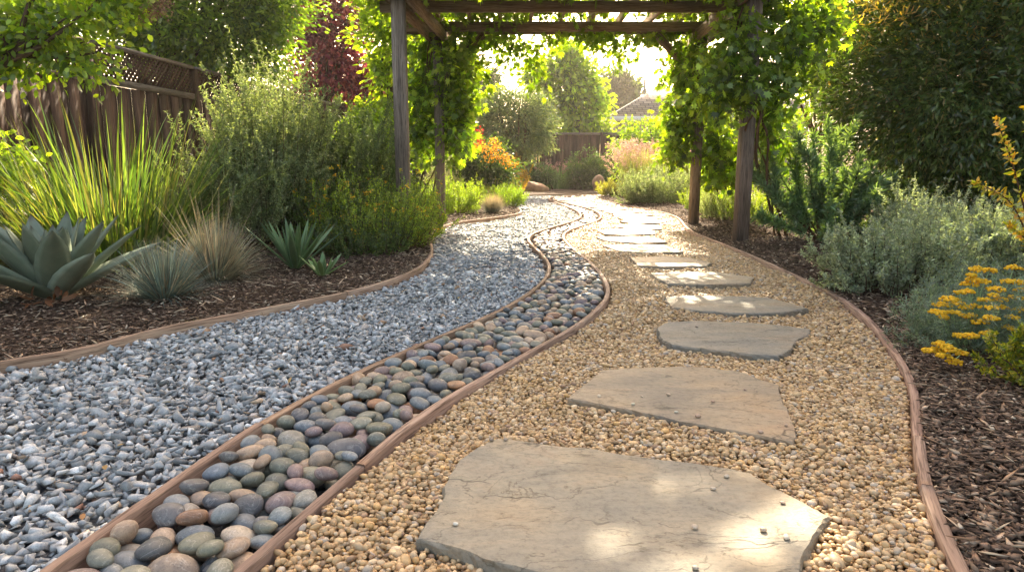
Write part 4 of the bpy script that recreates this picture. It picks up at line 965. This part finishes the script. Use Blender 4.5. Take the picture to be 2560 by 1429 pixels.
def groundcover(name, label, c, n, L, rb, cols, flowers=None, nf=0, fl=.02, lean=.7, per=40, nl=.028, nw=.009, fn='flowers', cat='groundcover'):
    root, S0, S1 = spiky(name, label, cat, c, n, L, lean, rb, per, nl, nw, cols, mat='needle' if name == 'grey_groundcover' else 'leaf', side=3, r=.003, t0=.05, tm=T_LEAF)
    if flowers:
        tips = np.vstack([S0[:, -1], S1[:, -1]]); C = tips[rng.choice(len(tips), min(nf, len(tips)), replace=False)]
        for c_ in C[:90]:
            mb = MB(); clusters(mb, c_[None], .012, 8, fl, fl * .8, T_LEAF, flowers, None, None, -.3); part(mb, 'flower', M['petal'], root)
    return root
groundcover('flowering_groundcover', 'yellow flowered low green shrub beside the front left pergola post', G(930, 632), 220, (.35, .75), .5, YC, [(.6, .42, .03), (.5, .3, .03)], 90, .02)
groundcover('flowering_groundcover', 'yellow flowered low shrub below the dark needled shrub', G(800, 620), 150, (.4, .75), .45, [(.06, .1, .03), (.09, .14, .035)], [(.6, .42, .03)], 60, .02)
groundcover('flowering_groundcover', 'bright green low shrub overhanging the bend of the left edging board', G(1015, 605), 130, (.2, .48), .3, YC, [(.55, .42, .04)], 30, .018)
groundcover('flowering_groundcover', 'small dark leaved low plant spreading over mulch left of the bend', G(900, 648), 110, (.15, .32), .4, [(.06, .1, .04), (.1, .13, .06)], None, 0)

# under the pergola on the left, going back
groundcover('green_mound', 'yellow green sunlit mound around the base of the left rear pergola post', G(1130, 540), 170, (.3, .58), .4, [(.16, .22, .05), (.2, .26, .06), (.1, .15, .04)], None, 0, per=50)
groundcover('green_mound', 'sunlit lime green mound left of the left rear pergola post', G(1050, 545), 120, (.3, .6), .3, [(.16, .22, .05), (.1, .15, .04)], None, 0)
spiky('silver_bush', 'pale silvery artemisia bush behind the sunlit mounds on the left', 'shrub', G(1145, 505), 110, (.6, 1.1), .45, .45, 80, .05, .012, [(.34, .34, .26), (.42, .4, .3), (.26, .28, .2)], side=3)
grass('blue_fescue', 'small round tan tipped blue fescue by the left path edge in the sun', 'grass tuft', G(1232, 538), [('blades', 'dry', dict(n=900, L=(.22, .36), lean=.6, droop=.6, wd=.007, cols=[(.2, .22, .2), (.26, .26, .2)], rb=.1, tipcol=(.5, .36, .2)))])
groundcover('green_mound', 'bright lime mound at the tip of the left bed', G(1268, 522), 110, (.25, .45), .25, [(.18, .26, .04), (.12, .18, .03)], None, 0)
groundcover('green_mound', 'pale flowered low mound behind the lime mound on the left bank', G(1240, 508), 120, (.3, .55), .4, [(.2, .25, .08), (.28, .3, .14)], [(.6, .58, .5)], 50, .03)
spiky('gold_bush', 'rust and gold bush before the olive tree', 'shrub', G(1262, 493), 130, (.5, .95), .42, .35, 70, .06, .018, [(.35, .2, .06), (.42, .28, .08), (.22, .18, .05), (.3, .14, .05)], 'leaf', side=3)
r_, C_ = tree('lantana_bush', 'dark bush covered with orange flowers and a few red ones', 'flowering shrub', (-.75, 15.3, 0),
     blobpx(15, [(1215, 395, 60), (1190, 430, 50), (1250, 430, 45), (1180, 360, 30), (1160, 400, 35)]), 190, .16, 26, .08, .04, T_LEAF, [(.03, .055, .025), (.045, .075, .03)], .03, nl=10)
mb = MB()
fc = np.array([at(x + rng.normal(0, 3), y + rng.normal(0, 3), 14.35 + uni(-.1, .25)) for x, y in [(1175, 350), (1183, 360), (1192, 370), (1200, 378), (1210, 365), (1222, 352), (1225, 362), (1235, 372), (1242, 380), (1247, 358), (1238, 392), (1225, 396), (1214, 395), (1180, 380), (1258, 384), (1262, 392), (1250, 400), (1262, 408), (1275, 404), (1278, 412), (1195, 360), (1205, 372), (1215, 378), (1230, 384)]])
for c_ in fc:
    mb = MB(); clusters(mb, c_[None] + rnd(2) * .03, .07, 14, .04, .035, T_LEAF, [(.75, .36, .03), (.65, .26, .03), (.8, .45, .05)], None, None, -.1); part(mb, 'orange_flower', M['petal'], r_)
mb = MB(); fc = np.array([at(x, y, 14.5) for x, y in [(1177, 318), (1186, 325), (1197, 328), (1191, 350), (1208, 352), (1172, 330), (1183, 312), (1200, 335)]])

for c_ in fc:
    mb = MB(); clusters(mb, c_[None] + rnd(2) * .03, .06, 12, .04, .03, T_LEAF, [(.5, .03, .03), (.4, .03, .04)], None, None, -.1); part(mb, 'red_flower', M['petal'], r_)

# far centre
def feather(name, label, c, n, L, rb, cols, fcols, lean=.4, nf=90, fl=.09):
    root = thing(name, label, 'ornamental grass', gz(c)); mb = MB(); P = blades(mb, gz(c), n, L, lean, .35, .018, cols, rb=rb, seg=6); part(mb, 'blades', M['blade'], root)
    mb = MB(); idx = rng.choice(n, nf, replace=False); tips = P[idx]
    for s_ in tips:
        d = unit(s_[-1] - s_[-3]); q = s_[-1][None] + d[None] * (np.arange(7)[:, None] * fl * .22)
        clusters(mb, q, .02, 6, .035, .018, T_DIA, fcols, None, None, -.5)
    part(mb, 'flower_spikes', M['petal'], root); return root
feather('pink_flower_grass', 'green tuft with short pink flower spikes left of the centre boulder gap', G(1395, 476), 420, (.5, .85), .4, [(.1, .17, .06), (.14, .22, .07)], [(.5, .25, .22), (.55, .33, .3)], .45, 80)
spiky('grey_mound', 'round grey green mound between the pink tipped tuft and the square boulder', 'shrub', G(1450, 477), 150, (.35, .62), .75, .25, 60, .04, .012, [(.16, .2, .13), (.22, .26, .17)], side=2)
feather('pink_flower_grass', 'large fountain of gold green blades with pink flower haze right of the path end', G(1605, 494), 1000, (.8, 1.3), .45, [(.22, .24, .07), (.32, .29, .09), (.16, .2, .06)], [(.5, .32, .28), (.45, .28, .33), (.55, .42, .3)], .30, 260, .13)
groundcover('grey_groundcover', 'pale sage green sunlit groundcover right of the path, before the right rear post', G(1640, 512), 300, (.35, .75), .6, [(.2, .25, .13), (.27, .3, .17), (.15, .2, .09)], [(.5, .5, .36)], 60, .02, per=55, nl=.04, nw=.013)
groundcover('grey_groundcover', 'taller sage green groundcover behind, beside the right rear post', G(1690, 500), 200, (.4, .85), .5, [(.2, .25, .13), (.27, .3, .17)], None, 0, nl=.04, nw=.013)
groundcover('green_mound', 'small dark gold mound at the far right path edge', G(1545, 493), 120, (.2, .42), .4, [(.2, .19, .07), (.26, .24, .08), (.14, .15, .06)], None, 0, nl=.04, nw=.014)
groundcover('grey_groundcover', 'grey leaved plant at the foot of the right rear pergola post', G(1810, 555), 110, (.3, .5), .3, [(.2, .25, .13), (.3, .33, .18)], None, 0)
groundcover('green_mound', 'low green plants between the two right pergola posts', G(1790, 535), 130, (.25, .55), .5, [(.12, .18, .04), (.18, .22, .05)], None, 0)
groundcover('green_mound', 'low yellow lit plants behind the vine trunk on the right', G(1900, 560), 130, (.25, .5), .5, [(.14, .2, .04), (.2, .24, .06)], None, 0)
def boulder(label, c, d, seed):
    V, F = ICO[3]; V = V.copy(); r2 = np.random.default_rng(seed)
    for _ in range(10):
        n_ = unit(r2.normal(size=(1, 3)))[0]; h_ = r2.uniform(.55, .85); dd = V @ n_; V = V - np.maximum(dd - h_, 0)[:, None] * n_
    mb = MB(); mb.add(V * np.array(d), F); o = mb.build('boulder', M['boulder'], None, False); o.location = (c[0], c[1], d[2] * .35)
    tag(o, label, 'boulder', 'sandstone boulders at the end of the path')
boulder('low wedge shaped sandstone boulder left of the pink tipped tuft', G(1338, 484), (.46, .26, .30), 3)
boulder('upright squarish sandstone boulder between the grey mound and the pink fountain grass', G(1496, 482), (.23, .2, .40), 8)

# ------------------------------------------------------------------ right bed plants
EU = [(.09, .15, .085), (.125, .195, .11), (.17, .24, .13)]
spiky('spurge', 'dark blue green spurge with bottlebrush stems right of the front pergola post', 'shrub', G(2065, 612), 34, (.65, 1.12), .75, .15, 420, .10, .015, EU, 'leafgloss', .22, None, T_LEAF, seg=9, curl=.05, spread=.9, r=.011, side=1, sidelen=.5, up=.8)
TE = [(.25, .3, .2), (.32, .36, .25), (.2, .24, .16), (.4, .42, .3)]
def germander(label, c, n, L, rb):
    return spiky('germander', label, 'groundcover', c, n, L, .72, rb, 75, .026, .0095, TE, 'needle', .05, None, T_LEAF, side=4, r=.004, sidelen=.4)
germander('grey green mounding groundcover spilling to the right hand edging board', G(2235, 735), 210, (.24, .42), .36)
germander('taller grey green groundcover with upright tips behind the yellow flowers', G(2430, 690), 230, (.26, .5), .5)
germander('dark low grey green growth at the right edge behind the yellow flowers', G(2600, 720), 120, (.3, .5), .4)
germander('small tuft of grey green groundcover in front of the beige wall', G(2300, 640), 100, (.35, .65), .3)
# yarrow
c = G(2440, 885); root = thing('yellow_yarrow', 'blue grey feathery plant with flat yellow flower heads by the right hand board', 'flowering plant', gz(c))
mb = MB(); S0 = stems(gz(c), 300, (.18, .34), .85, .24); S0b = stems(gz(G(2540, 840)), 150, (.2, .4), .7, .2); S0 = np.vstack([S0, S0b]); needles(mb, S0, 60, .035, .0035, [(.16, .22, .18), (.22, .28, .22), (.12, .17, .13)], .1, None, .9); part(mb, 'foliage', M['needle'], root)
heads = [(2445,668,1),(2475,672,.8),(2430,685,.6),(2425,705,1),(2490,718,1),(2370,742,.9),(2400,728,.6),(2355,757,1),(2385,745,.7),(2440,762,.6),(2345,775,.9),(2500,745,.8),(2420,725,.7),(2480,765,.7),(2385,778,.7),(2450,800,.9),(2340,870,.8),(2360,885,.8),(2385,900,.8),(2405,880,.7),(2430,835,.8),(2365,862,.6),(2320,873,.6),(2545,700,.9),(2555,722,.8),(2540,740,.8),(2550,770,.8),(2530,790,.7),(2400,835,.7),(2465,830,.7),(2520,815,.7),(2415,765,.7),(2360,790,.5),(2435,695,.8),(2460,700,.7),(2395,755,.8),(2425,785,.8),(2480,790,.9),(2505,765,.7),(2460,745,.8),(2350,855,.7),(2380,870,.8),(2520,700,.8),(2535,665,.9),(2485,735,.6)]
mbs = MB()
for (x, y, s_) in heads:
    mbf = MB()
    Yh = 3.0 - (y - 660) * .0018 + uni(-.06, .06); p = at(x, y, Yh); b_ = np.array([G(2440, 885)[0] + (p[0] - c[0]) * .4, c[1] + (Yh - 2.9) * .4, .05])
    tube(mbs, curve(b_, p, .06), np.full(7, .0022), 4, (.35, .5, .25))
    for q in range(int(48 * s_)):
        a_ = uni(0, 6.28); rr = .036 * s_ * math.sqrt(rng.random()); V, F = ICO[1]
        mbf.add(V * np.array([.0065, .0065, .006]) + p + np.array([rr * math.cos(a_), rr * math.sin(a_), uni(-.002, .006) - rr * .35]), F, np.array([.85, .58, .03]) * uni(.75, 1.2))
    part(mbf, 'flower_head', M['petal'], root, True)
part(mbs, 'flower_stems', M['chip'], root, True)
# corner bush and golden branch
spiky('golden_shrub', 'yellow green scaly leaved shrub in the lower right corner', 'shrub', G(2640, 1010), 70, (.14, .26), .75, .12, 90, .022, .009, [(.16, .2, .03), (.34, .29, .04), (.08, .12, .03)], 'leaf', .1, None, T_LEAF, r=.004, side=3)
c = G(2720, 860); root = thing('golden_branch_shrub', 'tall arching shrub with orange and yellow leaves entering at the right edge', 'shrub', gz(c)); mbs, mb = MB(), MB()
for pts in ([(2640, 700), (2570, 560), (2530, 400), (2490, 300)], [(2640, 700), (2590, 640), (2530, 500), (2440, 455)], [(2660, 640), (2620, 500), (2590, 380), (2570, 260)], [(2640, 700), (2600, 650), (2570, 600), (2520, 560)]):
    Q = np.array([gz(c)] + [at(x, y, 3.3) for x, y in pts]); t_ = np.linspace(0, len(Q) - 1, 24); P = np.stack([np.interp(t_, np.arange(len(Q)), Q[:, k]) for k in range(3)], -1)
    for _ in range(2): P[1:-1] = (P[:-2] + P[1:-1] + P[2:]) / 3
    tube(mbs, P, np.linspace(.007, .002, 24), 5, (.9, .7, .5)); needles(mb, P[None], 110, .042, .017, [(.42, .3, .05), (.35, .36, .06), (.5, .26, .06), (.22, .28, .05)], .35, None, .9, T_LEAF)
    clusters(mb, P[-6:], .012, 9, .014, .01, T_DIA, [(.5, .3, .13), (.55, .42, .2)], None, None, 0)
part(mbs, 'branch', M['bark'], root, True); part(mb, 'foliage', M['leaf'], root)

# ------------------------------------------------------------------ houses
def quadmesh(mb, pts, col=(1, 1, 1), tc=None): mb.add(pts, [tuple(range(4))], col, tc)
hr = thing('stucco_house', 'beige stucco house with white roof trim behind the big dark shrub', 'house', (9, 8, 0))
mb = MB(); box(mb, (9.8, 7.0, 1.8), (0, 1, 0), (1, 0, 0), UP, 9.0, 3.0, 1.8); part(mb, 'wall', M['stucco'], hr)
mb = MB(); box(mb, (9.8, 7.0, .12), (0, 1, 0), (1, 0, 0), UP, 9.02, 3.03, .16); part(mb, 'plinth', plain('tan_plinth', (.3, .2, .13), .9), hr)
mb = MB(); V = [(6.05, -2.6, 3.62), (6.05, 16.6, 3.62), (13.55, 16.6, 3.62), (13.55, -2.6, 3.62), (9.8, -2.6, 5.4), (9.8, 16.6, 5.4)]
mb.add(V, [(0, 1, 5, 4), (2, 3, 4, 5), (0, 3, 2, 1)], (1, 1, 1), np.array([(v[1], v[0] * 1.1, 0) for v in V])); mb.t.append(np.array([(0, 4, 3), (1, 2, 5)]) + 0); part(mb, 'roof', M['shingle'], hr)
mb = MB(); box(mb, (6.03, 7.0, 3.58), (0, 1, 0), (1, 0, 0), UP, 9.62, .015, .11); part(mb, 'fascia', M['trim'], hr)
nh = thing('neighbour_house', 'neighbour house with brown hip roof and white eaves beyond the far fence', 'house', (9, 36, 0))
ex0, ez = (1518 - 1280) * 34 / FPX, .85 + 113 * 34 / FPX; rz_ = .85 + 166 * 34 / FPX; rx0 = (1618 - 1280) * 34 / FPX
mb = MB(); box(mb, (ex0 + .6 + 5, 38, ez / 2), (1, 0, 0), (0, 1, 0), UP, 5, 3.4, ez / 2); part(mb, 'wall', M['stucco'], nh)
mb = MB(); V = np.array([(ex0, 34, ez), (ex0 + 11.2, 34, ez), (ex0 + 11.2, 42, ez), (ex0, 42, ez), (rx0 + 1, 38, rz_ + .75), (ex0 + 8.5, 38, rz_ + .75)])
mb.add(V, [(0, 1, 5, 4), (2, 3, 4, 5), (0, 3, 2, 1)], (1, 1, 1), np.stack([V[:, 0], V[:, 1] * 1.1, 0 * V[:, 0]], -1)); mb.t.append(np.array([(3, 0, 4), (1, 2, 5)])); part(mb, 'roof', M['shingle'], nh)
mb = MB(); box(mb, (ex0 + 5.6, 33.98, ez - .08), (1, 0, 0), (0, 1, 0), UP, 5.62, .02, .11); box(mb, (ex0 - .02, 38, ez - .08), (0, 1, 0), (1, 0, 0), UP, 4.0, .02, .11); part(mb, 'fascia', M['trim'], nh)
mb = MB(); box(mb, (ex0 + 1.5, 34.58, 1.9), (1, 0, 0), (0, 1, 0), UP, .55, .03, .5); w1 = part(mb, 'window', M['trim'], nh)
mb = MB(); box(mb, (ex0 + 1.5, 34.55, 1.9), (1, 0, 0), (0, 1, 0), UP, .46, .03, .41); part(mb, 'pane', M['glass'], w1)
mb = MB(); tube(mb, [(rx0 + .4, 38, rz_), (rx0 + .4, 38, rz_ + 1.15)], .06, 8); part(mb, 'vent_pipe', M['siding'], nh, True)
mb = MB(); box(mb, (ex0 + 6.4, 33.0, 1.35), (1, 0, 0), (0, 1, 0), UP, 1.9, .9, 1.35); part(mb, 'gable_wing', M['siding'], nh)
# fallen leaves on the gravel
for (px, py, s_, c_, lab) in [(430, 1005, .035, (.35, .25, .05), 'curled yellow leaf lying on the grey gravel'), (470, 1050, .028, (.4, .18, .05), 'small orange leaf on the grey gravel near the splintered joint'), (205, 1300, .03, (.35, .16, .05), 'rust brown leaf on the grey gravel at the lower left'), (665, 815, .035, (.35, .1, .07), 'reddish leaf on the grey gravel near the left board'), (2405, 960, .03, (.5, .38, .26), 'pale dry leaf on dark mulch at right'), (2400, 1240, .028, (.55, .55, .5), 'whitish leaf on the dark mulch at lower right')]:
    z_ = .03 if px < 2000 else .075; p = G(px, py, z_); mb = MB(); leaves(mb, np.zeros((1, 3)), np.array([[uni(-1, 1), uni(-1, 1), .25]]), np.array([[0, .2, 1.0]]), s_, s_ * .5, T_LEAF, np.array([c_]))
    o = mb.build('fallen_leaf', M['dry']); o.location = tuple(p); tag(o, lab, 'leaf', 'fallen leaves')

# dry leaf litter
for k in range(34):
    y = uni(1.5, 5.5); side = k % 3
    lo_, hi_ = [(max(XA(y), -.7 * y) + .1, XB(y) - .08), (XC(y) + .08, XD(y) - .06), (XD(y) + .06, XD(y) + .7)][side]; x = lo_ + (hi_ - lo_) * rng.random(); z_ = [.024, .022, .085][side]
    mb = MB(); s_ = uni(.018, .034); leaves(mb, np.zeros((1, 3)), np.array([[uni(-1, 1), uni(-1, 1), .2]]), np.array([[uni(-.4, .4), .2, 1.0]]), s_, s_ * .5, T_LEAF, pal([(.4, .24, .08), (.3, .15, .06), (.45, .33, .14)], 1))
    o = mb.build('fallen_leaf', M['dry']); o.location = (x, y, z_)
    tag(o, ['tiny dry leaf fallen on the grey gravel', 'tiny dry leaf fallen on the tan pea gravel', 'tiny dry leaf fallen on the mulch right of the edging'][side], 'leaf', ['leaves on the grey gravel', 'leaves on the tan gravel', 'leaves on the right mulch'][side])
if HAZE:
    mb = MB(); box(mb, (0, 27, 6.0), (1, 0, 0), (0, 1, 0), UP, 34, 34, 7.2)
    t = NT('haze'); v = t.new('VolumePrincipled'); v.inputs['Density'].default_value = HAZE; v.inputs['Color'].default_value = (1, .93, .82, 1); v.inputs['Anisotropy'].default_value = .55
    t.link(v.outputs[0], t.out.inputs['Volume']); tag(mb.build('haze', t.m), kind='stuff')
